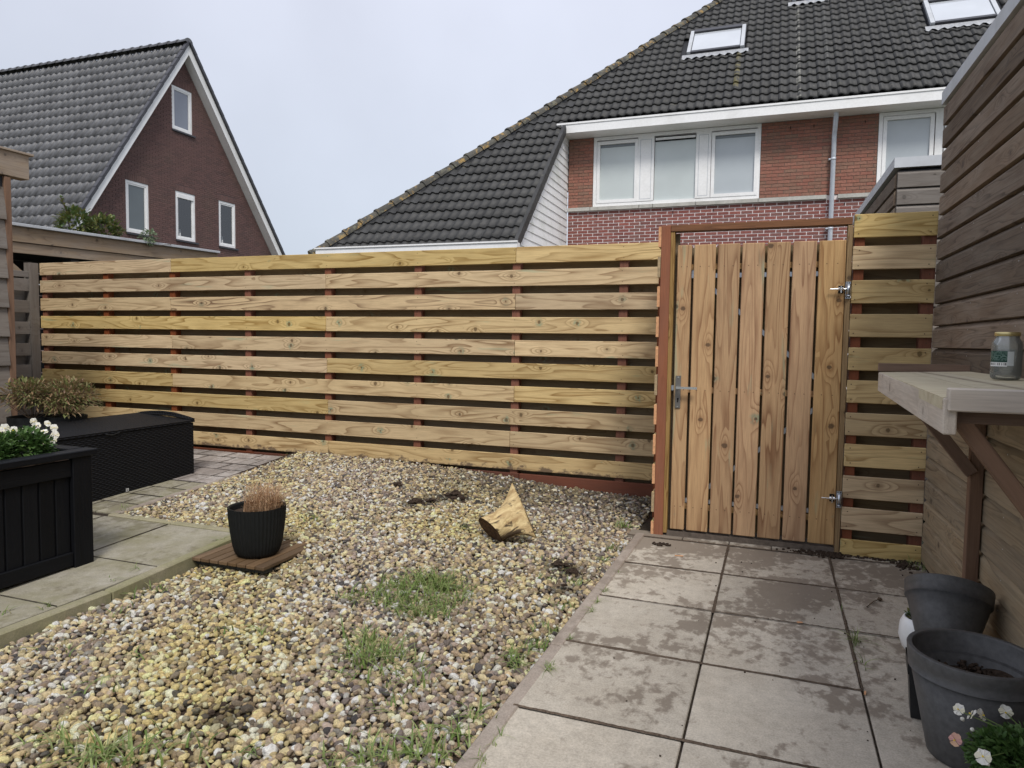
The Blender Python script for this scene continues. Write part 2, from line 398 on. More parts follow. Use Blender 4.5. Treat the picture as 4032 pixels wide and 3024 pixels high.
def wickermat():
    m, n, l, b = NT('black_wicker', .55, .14)
    t = n.new('ShaderNodeTexCoord')
    P = t.outputs['Object']
    sp = n.new('ShaderNodeSeparateXYZ'); l.new(P, sp.inputs[0])
    # along the bench (Y) stakes every 26 mm, strands every 11 mm across (Z or X)
    row = mathn(n, l, 'ADD', sp.outputs['Z'], sp.outputs['X'])
    rr = mathn(n, l, 'DIVIDE', row, .013)
    odd = mathn(n, l, 'MODULO', mathn(n, l, 'FLOOR', mathn(n, l, 'ADD', rr, 1000.)), 2.)
    a = mathn(n, l, 'MULTIPLY_ADD', odd, pi, mathn(n, l, 'MULTIPLY', sp.outputs['Y'], 2 * pi / .05))
    wv = mathn(n, l, 'SINE', a)
    st = mathn(n, l, 'ABSOLUTE', mathn(n, l, 'SINE', mathn(n, l, 'MULTIPLY', rr, pi)))
    h = mathn(n, l, 'MULTIPLY', st, mathn(n, l, 'MULTIPLY_ADD', wv, .5, .75))
    c = mixc(n, l, mrange(n, l, h, .1, 1.1, 0, 1), (.003, .003, .004), (.017, .018, .020))
    l.new(c, b.inputs['Base Color'])
    bump(n, l, b, h, 1., .006)
    return m
M['wicker'] = wickermat()

def logmat():
    m, n, l, b = NT('stripped_log_wood', .7, .25)
    t = n.new('ShaderNodeTexCoord'); P = t.outputs['Object']
    mp = n.new('ShaderNodeMapping'); mp.inputs['Rotation'].default_value = (0, radians(35), 0)
    l.new(P, mp.inputs[0])
    v = vmath(n, l, 'MULTIPLY', mp.outputs[0], (5, 26, 26))
    a = noise(n, l, v, 1, 5, .6, .8)
    c = mixc(n, l, mrange(n, l, a, .35, .65, 0, 1), (.64, .50, .26), (.36, .24, .11))
    w = noise(n, l, vmath(n, l, 'ADD', v, (9, 3, 1)), .8, 5, .65, 1.)
    sp = n.new('ShaderNodeSeparateXYZ'); l.new(P, sp.inputs[0])
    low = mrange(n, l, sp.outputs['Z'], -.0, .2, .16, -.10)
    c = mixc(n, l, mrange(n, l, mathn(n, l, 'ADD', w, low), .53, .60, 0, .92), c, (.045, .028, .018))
    c = mixc(n, l, mrange(n, l, noise(n, l, v, 2, 4), .62, .7, 0, .6), c, (.72, .58, .28))
    l.new(c, b.inputs['Base Color'])
    bump(n, l, b, mathn(n, l, 'ADD', a, w), .6, .01)
    return m
M['log'] = logmat()
M['logend'] = flat('rotten_cut_wood', (.075, .045, .028), .9, .15, .7, nscale=35, bstr=.9, dirt=(.20, .11, .055), dirtamt=.7, dirtscale=9)

def glassmat(name, col, rough, coat=1.):
    m, n, l, b = NT(name, rough, .5)
    t = n.new('ShaderNodeTexCoord')
    nn = noise(n, l, t.outputs['Object'], 1.5, 3)
    l.new(mixc(n, l, 1., col, mrange_col(n, l, nn, .3, .7, (.93,) * 3, (1.05,) * 3), 'MULTIPLY'), b.inputs['Base Color'])
    b.inputs['Coat Weight'].default_value = coat
    b.inputs['Coat Roughness'].default_value = .02
    return m
M['frost'] = glassmat('frosted_pane', (.52, .57, .56), .35)
M['clearblind'] = glassmat('pane_before_blind', (.42, .46, .48), .3)
M['greypane'] = glassmat('grey_screened_pane', (.10, .12, .125), .3, .8)
M['skypane'] = glassmat('skylight_pane', (.52, .55, .58), .15)
def thin_glass(name, tint, refl, diffuse_mix=0):
    m = bpy.data.materials.new(name); m.use_nodes = True
    n, l = m.node_tree.nodes, m.node_tree.links; n.clear()
    t = n.new('ShaderNodeBsdfTransparent'); t.inputs[0].default_value = (*tint, 1)
    g = n.new('ShaderNodeBsdfGlossy'); g.inputs['Roughness'].default_value = .01
    lw = n.new('ShaderNodeFresnel'); lw.inputs[0].default_value = 1.5
    f = mathn(n, l, 'MULTIPLY_ADD', lw.outputs[0], 1., refl, True)
    x = n.new('ShaderNodeMixShader'); l.new(f, x.inputs[0]); l.new(t.outputs[0], x.inputs[1]); l.new(g.outputs[0], x.inputs[2])
    if diffuse_mix:
        df = n.new('ShaderNodeBsdfDiffuse'); df.inputs[0].default_value = (.62, .64, .60, 1)  # mixes an even pale diffuse share into the clear glass
        y = n.new('ShaderNodeMixShader'); y.inputs[0].default_value = diffuse_mix; l.new(x.outputs[0], y.inputs[1]); l.new(df.outputs[0], y.inputs[2]); x = y
    o = n.new('ShaderNodeOutputMaterial'); l.new(x.outputs[0], o.inputs[0])
    return m
M['pane'] = thin_glass('window_glass', (.8, .84, .84), .10)
M['jar'] = thin_glass('jar_glass', (.95, .97, .96), .06, .16)
M['curtain'] = flat('pale_curtain_cloth', (.5, .52, .54), .9, .1, .1)
M['lid'] = flat('brass_lid_metal', (.62, .52, .25), .35, .5, .08, .8)

# ------------------------------------------------------------------ mesh helpers
def prop(o, label=None, cat=None, group=None, kind=None):
    if label: o['label'] = label
    if cat: o['category'] = cat
    if group: o['group'] = group
    if kind: o['kind'] = kind
    return o

def link(name, me, mat=None, parent=None, loc=(0, 0, 0)):
    o = bpy.data.objects.new(name, me)
    C.objects.link(o)
    if parent is not None:
        o.parent = parent
        loc = Vector(loc) - WL[parent.name]
    o.location = loc
    WL[o.name] = Vector(loc) + (WL[parent.name] if parent is not None else Vector((0, 0, 0)))
    if mat is not None and me is not None and len(me.materials) == 0:
        me.materials.append(mat)
    return o
WL = {}

def empty(name, loc, label, cat, group=None):
    o = bpy.data.objects.new(name, None)
    o.empty_display_size = .1
    C.objects.link(o); o.location = loc; WL[o.name] = Vector(loc)
    return prop(o, label, cat, group)

def struct(name, me, mat):
    o = link(name, me, mat); o['kind'] = 'structure'; return o

class MB:
    def __init__(s): s.v = []; s.f = []
    def add(s, vs, fs):
        k = len(s.v); s.v += [tuple(p) for p in vs]; s.f += [tuple(i + k for i in f) for f in fs]; return s
    def box(s, x0, x1, y0, y1, z0, z1):
        if x0 > x1: x0, x1 = x1, x0
        if y0 > y1: y0, y1 = y1, y0
        if z0 > z1: z0, z1 = z1, z0
        return s.add([(x, y, z) for x in (x0, x1) for y in (y0, y1) for z in (z0, z1)],
                     [(0, 1, 3, 2), (4, 6, 7, 5), (0, 4, 5, 1), (2, 3, 7, 6), (0, 2, 6, 4), (1, 5, 7, 3)])
    def tube(s, pts, r, n=8, cap=True):
        pts = [Vector(p) for p in pts]
        rs = r if isinstance(r, (list, tuple)) else [r] * len(pts)
        rings = []
        for i, p in enumerate(pts):
            d = (pts[min(i + 1, len(pts) - 1)] - pts[max(i - 1, 0)]).normalized()
            a = d.orthogonal().normalized() if i == 0 else (a - d * a.dot(d)).normalized()
            b = d.cross(a)
            rings.append([p + (a * cos(2 * pi * k / n) + b * sin(2 * pi * k / n)) * rs[i] for k in range(n)])
        vs = [q for rg in rings for q in rg]
        fs = [(i * n + k, i * n + (k + 1) % n, (i + 1) * n + (k + 1) % n, (i + 1) * n + k) for i in range(len(pts) - 1) for k in range(n)]
        if cap: fs += [tuple(range(n))[::-1], tuple((len(pts) - 1) * n + k for k in range(n))]
        return s.add(vs, fs)
    def lathe(s, prof, c=(0, 0, 0), n=40, rib=0, nr=0, yscale=1.):
        vs = []
        for (r, z) in prof:
            for k in range(n):
                a = 2 * pi * k / n
                rr = r * (1 + (rib * cos(nr * a) if nr else 0))
                vs.append((c[0] + rr * cos(a), c[1] + rr * sin(a) * yscale, c[2] + z))
        fs = [(i * n + k, i * n + (k + 1) % n, (i + 1) * n + (k + 1) % n, (i + 1) * n + k) for i in range(len(prof) - 1) for k in range(n)]
        return s.add(vs, fs)
    def mesh(s, name='m', smooth=False):
        me = bpy.data.meshes.new(name); me.from_pydata(s.v, [], s.f); me.update()
        if smooth:
            for p in me.polygons: p.use_smooth = True
        return me
    def build(s, name, mat=None, parent=None, smooth=False, loc=(0, 0, 0)):
        return link(name, s.mesh(name, smooth), mat, parent, loc)

_cache = {}
def cbox(L, T, H, c, jit=0):
    """chamfered box centred on the origin: length X, thickness Y, height Z"""
    key = (round(L, 4), round(T, 4), round(H, 4), c, jit)
    if key in _cache: return _cache[key]
    v = []; idx = {}
    for sx in (-1, 1):
        for sy in (-1, 1):
            for sz in (-1, 1):
                for a in range(3):
                    p = [sx * L / 2, sy * T / 2, sz * H / 2]
                    for b, sg in enumerate((sx, sy, sz)):
                        if b != a: p[b] -= sg * c
                    idx[(sx, sy, sz, a)] = len(v); v.append(p)
    f = []
    for a in range(3):
        o = [b for b in range(3) if b != a]
        for s in (-1, 1):
            q = []
            for s1, s2 in ((-1, -1), (1, -1), (1, 1), (-1, 1)):
                k = [0, 0, 0]; k[a] = s; k[o[0]] = s1; k[o[1]] = s2
                q.append(idx[(*k, a)])
            f.append(tuple(q if (s > 0) ^ (a == 1) else q[::-1]))
        for s1 in (-1, 1):
            for s2 in (-1, 1):
                q = []
                for s in (-1, 1):
                    k = [0, 0, 0]; k[a] = s; k[o[0]] = s1; k[o[1]] = s2
                    q.append((idx[(*k, o[0])], idx[(*k, o[1])]))
                f.append((q[0][0], q[0][1], q[1][1], q[1][0]))
    for sx in (-1, 1):
        for sy in (-1, 1):
            for sz in (-1, 1): f.append(tuple(idx[(sx, sy, sz, a)] for a in range(3)))
    import bmesh
    me = bpy.data.meshes.new('board')
    me.from_pydata(v, [], f)
    bm = bmesh.new(); bm.from_mesh(me); bmesh.ops.recalc_face_normals(bm, faces=bm.faces); bm.to_mesh(me); bm.free()
    _cache[key] = me
    return me

def plank(name, c, L, T, H, axis, mat, parent=None, ch=.002, tilt=0.):
    """board centred on c; axis 'u' runs along X, 'v' along Y, 'z' upright (H then runs along X), 'w' upright (H along Y)"""
    key = (round(L, 4), round(T, 4), round(H, 4), ch, mat.name)
    if key not in _pm:
        me = cbox(L, T, H, ch).copy(); me.materials.append(mat); _pm[key] = me
    o = link(name, _pm[key], None, parent, c)
    if axis == 'v': o.rotation_euler = (tilt, 0, pi / 2)
    elif axis == 'z': o.rotation_euler = (0, pi / 2 + tilt, 0)
    elif axis == 'w': o.rotation_euler = (pi / 2, pi / 2, 0)
    else: o.rotation_euler = (0, tilt, 0)
    return o
_pm = {}

# ------------------------------------------------------------------ ground
g = MB(); g.add([(-150, -60, -.16), (150, -60, -.16), (150, 220, -.16), (-150, 220, -.16)], [(0, 1, 2, 3)])
struct('ground', g.mesh('ground'), M['lawn'])

def sstep(a, b, x):
    t = min(1, max(0, (x - a) / (b - a))); return t * t * (3 - 2 * t)
def terr(v): return .045 * max(0, v - 2.4)
def kerb_u(v): return -.769 + .027 * (v - 1.7)
def zg(u, v):
    """height of the gravel surface"""
    Lz = -.045 + sstep(2.7, 3.4, v) * (terr(3.4) - .005 + .045) + max(0, v - 3.4) * .075
    Rz = -.022 + sstep(4.0, 5.15, v) * .055
    w = min(1, max(0, (u - kerb_u(v)) / -2.3))
    w = w * w * (3 - 2 * w) * .5 + w * .5
    return Rz * (1 - w) + Lz * w + .006 * sin(u * 4.1 + 1) * sin(v * 3.3)
def in_gravel(u, v, m=0.):
    if u > kerb_u(v) - .004 - m or v > 5.15 or v < 1.0: return False
    if v < 3.27 + m: return u > -2.775 + m + (0)
    return u > -3.83 + m
nu, nv = 70, 86
gs = MB(); vs = []; fs = []
for j in range(nv + 1):
    for i in range(nu + 1):
        u = -3.9 + 3.3 * i / nu; v = .9 + 4.35 * j / nv
        vs.append((u, v, zg(u, v) - .016))
for j in range(nv):
    for i in range(nu):
        u = -3.9 + 3.3 * (i + .5) / nu; v = .9 + 4.35 * (j + .5) / nv
        if u < kerb_u(v) + .05 and (u > -2.84 or v > 3.2):
            a = j * (nu + 1) + i; fs.append((a, a + 1, a + nu + 2, a + nu + 1))
gs.add(vs, fs)
struct('gravel_soil', gs.mesh('gravel_soil', True), M['soil'])

# ------------------------------------------------------------------ right pavement
DT = -.0167
def rp(a, b): return (-.147 + a * cos(DT) - b * sin(DT), 4.218 + a * sin(DT) + b * cos(DT))
pb = MB(); c4 = [rp(-.56, -4.6), rp(1.05, -4.6), rp(1.05, .6), rp(-.56, .6)]
pb.add([(x, y, -.010) for x, y in c4], [(0, 1, 2, 3)])
pave = struct('pavement', pb.mesh('pavement'), M['joint'])
T = .538
def slab(a0, a1, b0, b1, parent, mat=None, z=0., gap=.006, name='paving_slab', th=.05, dz=None):
    a0 += gap / 2; a1 -= gap / 2; b0 += gap / 2; b1 -= gap / 2
    cx, cy = rp((a0 + a1) / 2, (b0 + b1) / 2)
    o = link(name, cbox(a1 - a0, b1 - b0, th, .003).copy(), None, parent, (cx, cy, z - th / 2 + (dz if dz is not None else random.uniform(-.0025, .0015))))
    o.data.materials.append(mat or M['slab'])
    o.rotation_euler = (random.uniform(-.003, .003), random.uniform(-.003, .003), DT)
    return o
for k in range(8):
    for i, (a0, a1) in enumerate(((-T + .004, 0), (0, T), (T, T + .475))):
        if i == 2 and k in (3, 5, 7): continue
        b1 = -k * T; b0 = b1 - T * (2 if (i == 2 and k in (2, 4, 6)) else 1)
        slab(a0, a1, b0, b1, pave, gap=.008)
for a0, a1, b0, b1 in ((-.60, -.27, 0, .14), (-.27, -.0, 0, .10), (-.0, .235, -.0, .10), (.235, .60, 0, .11), (.60, 1.0, 0, .09)):
    slab(a0, a1, b0, b1, pave, name='paving_block')
# soil caked in the joints between rows, spilling a little over the slab edges
js = MB()
def joint_soil(a0, a1, b0, b1, w0, z=.0012):
    L = math.hypot(a1 - a0, b1 - b0); n_ = int(L / .012); vs = []
    dx, dy = (a1 - a0) / L, (b1 - b0) / L; w = w0
    for k in range(n_ + 1):
        w = max(.003, min(w0 * 2.2, w + random.gauss(0, .0012) + (w0 - w) * .12)); off = random.gauss(0, .0008)
        a, b_ = a0 + (a1 - a0) * k / n_, b0 + (b1 - b0) * k / n_
        for q, zz in ((w / 2 + off, 0), (off, .002 + random.uniform(0, .002)), (-w / 2 + off, 0)):
            x, y = rp(a - dy * q, b_ + dx * q); vs.append((x, y, z + zz))
    js.add(vs, [(3 * k + i, 3 * k + 3 + i, 3 * k + 4 + i, 3 * k + 1 + i) for k in range(n_) for i in (0, 1)])
for k, w in ((0, .010), (1, .013), (2, .006), (3, .017), (4, .012), (5, .012)):
    joint_soil(-T, 0, -k * T, -k * T, w); joint_soil(0, T, -k * T, -k * T, w * (1.3 if k == 4 else .9 if k != 2 else .6))
for k, w in ((1, .005), (2, .006)): joint_soil(T, T + .47, -k * T, -k * T, w)
joint_soil(0, 0, 0, -2.05 * T, .012); joint_soil(T, T, 0, -3 * T, .009); joint_soil(-.60, .9, .005, 0, .008)
o_ = js.build('joint_soil', None, pave); o_.data.materials.append(flat('brown_joint_soil', (.10, .075, .055), .95, .1, .5, nscale=90, bstr=.6)); o_['kind'] = 'stuff'
kb = empty('garden_kerb', (kerb_u(3), 3, 0), 'straight kerb of narrow concrete stones between gravel and large grey slabs', 'kerb')
for k in range(5):
    v0 = 4.28 - k * .86; v1 = v0 - .86
    vm = (v0 + v1) / 2
    o = link('kerb_stone', cbox(.855, .055, .15, .006), None, kb, (kerb_u(vm) + .030, vm, -.075 + .004 + random.uniform(-.004, .003)))
    if not o.data.materials: o.data.materials.append(M['kerb'])
    o.rotation_euler = (0, 0, pi / 2 - .027 + random.uniform(-.004, .004))

# ------------------------------------------------------------------ left terrace
tb = MB()
def tz(u, v): return terr(v)
tpoly = [(-6.5, .6), (-2.80, .6), (-2.80, 2.4), (-2.80, 3.29), (-3.84, 3.29), (-3.84, 5.16), (-6.9, 5.16), (-6.9, 2.4)]
tb.add([(-6.9, .6, -.012), (-2.82, .6, -.012), (-2.82, 2.4, -.012), (-6.9, 2.4, -.012), (-2.82, 3.27, terr(3.27) - .012), (-6.9, 3.27, terr(3.27) - .012)],
       [(0, 1, 2, 3), (3, 2, 4, 5)])
tb.add([(-3.86, 3.27, terr(3.27) - .012), (-3.86, 5.2, terr(5.2) - .012), (-7.2, 5.2, terr(5.2) - .012), (-7.2, 3.27, terr(3.27) - .012)], [(0, 1, 2, 3)])
terrace = struct('terrace', tb.mesh('terrace'), M['joint'])
def tslab(u0, u1, v0, v1, mat, gap=.006, name='paving_slab'):
    u0 += gap / 2; u1 -= gap / 2; v0 += gap / 2; v1 -= gap / 2
    dz = random.uniform(-.002, .002)
    top = [(u0, v0), (u1, v0), (u1, v1), (u0, v1)]
    cu, cv = (u0 + u1) / 2, (v0 + v1) / 2
    cz = terr(cv)
    b = MB(); c = .003
    ins = [(u0 + c, v0 + c), (u1 - c, v0 + c), (u1 - c, v1 - c), (u0 + c, v1 - c)]
    def Z(v): return terr(v0) + (terr(v1) - terr(v0)) * (v - v0) / (v1 - v0) + dz
    vs = [(u - cu, v - cv, Z(v) - cz) for u, v in ins] + [(u - cu, v - cv, Z(v) - c - cz) for u, v in top] + [(u - cu, v - cv, Z(v) - .05 - cz) for u, v in top]
    fs = [(0, 1, 2, 3)] + [(i, i + 4, (i + 1) % 4 + 4, (i + 1) % 4) for i in range(4)] + [(i + 4, i + 8, (i + 1) % 4 + 8, (i + 1) % 4 + 4) for i in range(4)]
    b.add(vs, [f if i == 0 else f for i, f in enumerate(fs)])
    return b.build(name, mat, terrace, loc=(cu, cv, cz))
rows = [.6, 1.05, 1.62, 2.13, 2.665, 3.235]
for r in range(5):
    us = [-2.845, -3.37, -3.9, -4.43, -4.96, -5.6]
    if r == 4: us = [-2.845, -3.36, -3.885, -4.43, -4.96, -5.6]
    for a, b_ in zip(us[1:], us[:-1]):
        tslab(a, b_, rows[r], rows[r + 1], M['slab_l'])
v = 3.30
k = 0
while v < 5.1:
    h = .205
    off = 0 if k % 2 else .15
    u = -3.895
    first = True
    while u > -6.4:
        w = .30 - (off if first else 0); first = False
        tslab(u - w, u, v, min(v + h, 5.13), M['slab_b'] if v > 3.95 else M['slab_l'], .007, 'paver')
        u -= w
    v += h; k += 1
js = MB()
def tjoint(u0, v0, u1, v1, w0):
    L = math.hypot(u1 - u0, v1 - v0); n_ = max(2, int(L / .014)); w = w0
    dx, dy = (u1 - u0) / L, (v1 - v0) / L; vs = []
    for k in range(n_ + 1):
        w = max(.0025, min(w0 * 2, w + random.gauss(0, .001) + (w0 - w) * .12))
        x, y = u0 + (u1 - u0) * k / n_, v0 + (v1 - v0) * k / n_
        for q, zz in ((w / 2, 0), (0, .0015), (-w / 2, 0)): vs.append((x - dy * q, y + dx * q, terr(y) + .0022 + zz))
    js.add(vs, [(3 * k + i, 3 * k + 3 + i, 3 * k + 4 + i, 3 * k + 1 + i) for k in range(n_) for i in (0, 1)])
for r_ in rows[1:-1]: tjoint(-5.5, r_, -2.85, r_, .006)
for u_ in (-3.365, -3.89, -4.43): tjoint(u_, .62, u_, 3.23, .006)
tjoint(-2.83, .7, -2.83, 3.23, .006)
for k in range(1, 9):
    v_ = 3.30 + .205 * k; tjoint(-6.2, v_, -3.895, v_, .008)
for k in range(9):
    v_ = 3.30 + .205 * k
    for j in range(5):
        u_ = -3.895 - .3 * j - (.15 if k % 2 else .3); tjoint(u_, v_ + .01, u_, v_ + .195, .007)
o_ = js.build('joint_soil', M['joint'], terrace); o_['kind'] = 'stuff'
kb2 = empty('terrace_kerb', (-2.8, 2.4, 0), 'raised mossy kerb between left terrace slabs and yellow gravel', 'kerb')
def kstone(p0, p1, w=.055, par=kb2, m='kerb_l'):
    (u0, v0), (u1, v1) = p0, p1
    L = math.hypot(u1 - u0, v1 - v0) - .005
    o = link('kerb_stone', cbox(L, w, .17, .006).copy(), None, par, ((u0 + u1) / 2, (v0 + v1) / 2, (terr(v0) + terr(v1)) / 2 - .085 + .006))
    o.data.materials.append(M[m])
    a = atan2(v1 - v0, u1 - u0)
    o.rotation_euler = (0, 0, a)
    if abs(u1 - u0) < .2: o.rotation_euler = (0, -math.atan((terr(v1) - terr(v0)) / max(.01, L)), a)
kstone((-2.80, .55), (-2.80, 1.42)); kstone((-2.80, 1.42), (-2.80, 2.34)); kstone((-2.80, 2.34), (-2.83, 3.26))
kstone((-2.86, 3.262), (-3.36, 3.268)); kstone((-3.36, 3.268), (-3.88, 3.275))
kb3 = empty('back_terrace_kerb', (-3.86, 4.2, .05), 'low concrete edging along the pavers beside the wicker box', 'kerb')
kstone((-3.865, 3.31), (-3.865, 4.1), .05, kb3, 'kerb'); kstone((-3.865, 4.1), (-3.865, 5.12), .05, kb3, 'kerb')

# ------------------------------------------------------------------ gravel
def ico(sub):
    import bmesh
    bm = bmesh.new(); bmesh.ops.create_icosphere(bm, subdivisions=sub, radius=1)
    v = [p.co.copy() for p in bm.verts]; f = [tuple(q.index for q in p.verts) for p in bm.faces]; bm.free()
    return v, f
iv, if_ = ico(2)
pcol = bpy.data.collections.new('pebble_shapes')          # templates, not linked to the scene
pm, pn, pl, pbs = NT('pebble_stone', .55, .4)
at = pn.new('ShaderNodeAttribute'); at.attribute_type = 'INSTANCER'; at.attribute_name = 'pcol'
tcp = pn.new('ShaderNodeTexCoord')
oi_ = pn.new('ShaderNodeObjectInfo')
pv = vmath(pn, pl, 'ADD', tcp.outputs['Object'], vmath(pn, pl, 'SCALE', at.outputs['Color'], 50.))
pn1 = noise(pn, pl, pv, 2.2, 4, .7)
pc = mixc(pn, pl, 1., at.outputs['Color'], mrange_col(pn, pl, pn1, .3, .7, (.66,) * 3, (1.3,) * 3), 'MULTIPLY')
pn2 = noise(pn, pl, pv, 1.1, 3, .6)
pc = mixc(pn, pl, mrange(pn, pl, pn2, .60, .70, 0, .5), pc, (.28, .18, .07))
pl.new(pc, pbs.inputs['Base Color'])
bump(pn, pl, pbs, pn1, .6, .2)
for k in range(9):
    ax = Vector((random.uniform(-1, 1), random.uniform(-1, 1), random.uniform(-1, 1)))
    sc = Vector((1., random.uniform(.60, .86), random.uniform(.42, .68)))
    ph = [random.uniform(0, 6) for _ in range(9)]
    cuts = [(Vector((random.gauss(0, 1), random.gauss(0, 1), random.gauss(0, 1))).normalized(), random.uniform(.62, .88)) for _ in range(6 if k % 3 else 9)]
    vs = []
    for p in iv:
        q = p.copy()
        for nrm, dd in cuts:
            t_ = q.dot(nrm)
            if t_ > dd: q -= nrm * (t_ - dd) * .85
        q *= 1 + .10 * sin(2.3 * q.x + ph[0]) * sin(2.7 * q.y + ph[1]) + .07 * sin(4.1 * q.z + ph[2] + q.x * 3) + .04 * sin(6 * q.y + ph[3])
        vs.append((q.x * sc.x, q.y * sc.y, q.z * sc.z))
    me = bpy.data.meshes.new('pebble'); me.from_pydata(vs, [], if_); me.materials.append(pm)
    for p in me.polygons: p.use_smooth = True
    o = bpy.data.objects.new('pebble', me); pcol.objects.link(o)

def vnoise(x, y, s=1.):
    return .5 + .25 * (sin(x * 2.1 * s + 1.3) * sin(y * 1.7 * s + .4) + sin(x * 3.9 * s + y * 2.2 * s + 2) * .6 + sin(y * 5.3 * s - x * 1.9 * s) * .4)
PAL = [(.80, .67, .41), (.88, .81, .62), (.63, .50, .29), (.48, .39, .27), (.74, .61, .34), (.34, .26, .20), (.22, .18, .16), (.90, .87, .78), (.42, .31, .21), (.10, .09, .088), (.47, .37, .31), (.70, .54, .34), (.33, .30, .26)]
PW = np.array([13, 12, 12, 8, 10, 8, 6, 8, 8, 4, 6, 7, 5], float)
PWg = np.array([8, 9, 9, 9, 4, 9, 9, 8, 9, 5, 12, 6, 5], float)
pts = []
def scatter(step, layer):
    u = -3.83
    while u < -.6:
        v = 1.05
        while v < 5.15:
            x = u + random.uniform(-.5, .5) * step * 1.1; y = v + random.uniform(-.5, .5) * step * 1.1
            if in_gravel(x, y, .006) and not (-2.79 < x < -2.35 and 2.90 < y < 3.28 and layer == 0):
                pts.append((x, y, layer))
            v += step
        u += step
scatter(.0215, 0); scatter(.025, 1); scatter(.16, 2)
SOILC = [(-2.18, 4.24, .10), (-2.10, 4.38, .09), (-2.03, 4.5, .09), (-.95, 3.5, .10), (-.88, 3.45, .07), (-.86, 3.2, .07), (-1.6, 1.75, .07)]
N = len(pts)
pos = np.zeros((N, 3)); rot = np.zeros((N, 3)); scl = np.zeros((N, 3)); colr = np.ones((N, 4)); idx = np.zeros(N, int)
for i, (x, y, ly) in enumerate(pts):
    r = random.lognormvariate(0, .30) * .0126
    r = min(r, .025)
    if ly == 2: r *= 1.25
    z = zg(x, y) + (-.002 if ly == 0 else -.012) + random.uniform(-.005, .004) + (.006 if ly == 2 else 0)
    pos[i] = (x, y, z)
    rot[i] = (random.gauss(0, .35), random.gauss(0, .35), random.uniform(0, 2 * pi))
    scl[i] = (r, r, r * random.uniform(.85, 1.25))
    t_ = sstep(-1.9, -.9, x) * .65 + sstep(1.9, 1.2, y) * .3 + sstep(3.6, 4.6, y) * .55 + (vnoise(x, y) - .5) * .7
    t_ = min(1, max(0, t_))
    w = PW * (1 - t_) + PWg * t_
    c = PAL[int(rng.choice(len(PAL), p=w / w.sum()))]
    # dirt and soil thrown against the fence foot and in a few spots
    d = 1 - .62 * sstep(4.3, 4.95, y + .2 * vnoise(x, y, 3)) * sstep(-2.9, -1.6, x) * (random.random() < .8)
    for a, b_, rr in SOILC:
        q = math.hypot(x - a, y - b_)
        if q < rr * 1.5 and random.random() < 1.2 - q / (rr * 1.5): d *= .45
    yel = (1 - t_) * sstep(.2, .8, vnoise(x + 3, y * 1.1, 1.3))
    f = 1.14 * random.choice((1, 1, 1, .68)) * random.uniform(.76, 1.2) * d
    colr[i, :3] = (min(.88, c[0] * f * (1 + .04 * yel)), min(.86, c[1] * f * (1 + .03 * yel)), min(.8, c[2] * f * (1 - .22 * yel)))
    idx[i] = random.randrange(9)
me = bpy.data.meshes.new('gravel')
me.from_pydata(pos.tolist(), [], [])
for nm, ty, arr in (('rot', 'FLOAT_VECTOR', rot), ('scl', 'FLOAT_VECTOR', scl), ('pcol', 'FLOAT_COLOR', colr)):
    a = me.attributes.new(nm, ty, 'POINT'); a.data.foreach_set('color' if ty == 'FLOAT_COLOR' else 'vector', arr.astype(np.float32).ravel())
a = me.attributes.new('idx', 'INT', 'POINT'); a.data.foreach_set('value', idx.astype(np.int32))
me.materials.append(pm)
gravel = link('gravel', me)
prop(gravel, kind='stuff', label='mixed yellow, grey and brown pebbles covering the garden bed')
ng = bpy.data.node_groups.new('lay_pebbles', 'GeometryNodeTree')
ng.interface.new_socket('Geometry', in_out='INPUT', socket_type='NodeSocketGeometry')
ng.interface.new_socket('Geometry', in_out='OUTPUT', socket_type='NodeSocketGeometry')
gi = ng.nodes.new('NodeGroupInput'); go = ng.nodes.new('NodeGroupOutput')
ci = ng.nodes.new('GeometryNodeCollectionInfo'); ci.inputs['Collection'].default_value = pcol
ci.inputs['Separate Children'].default_value = True; ci.inputs['Reset Children'].default_value = True
ip = ng.nodes.new('GeometryNodeInstanceOnPoints'); ip.inputs['Pick Instance'].default_value = True
def na(nm, ty):
    x = ng.nodes.new('GeometryNodeInputNamedAttribute'); x.data_type = ty; x.inputs['Name'].default_value = nm
    return x.outputs[0]
e2r = ng.nodes.new('FunctionNodeEulerToRotation')
ng.links.new(na('rot', 'FLOAT_VECTOR'), e2r.inputs[0])
ng.links.new(gi.outputs[0], ip.inputs['Points']); ng.links.new(ci.outputs[0], ip.inputs['Instance'])
ng.links.new(na('idx', 'INT'), ip.inputs['Instance Index']); ng.links.new(e2r.outputs[0], ip.inputs['Rotation'])
ng.links.new(na('scl', 'FLOAT_VECTOR'), ip.inputs['Scale']); ng.links.new(ip.outputs[0], go.inputs[0])
md = gravel.modifiers.new('lay_pebbles', 'NODES'); md.node_group = ng

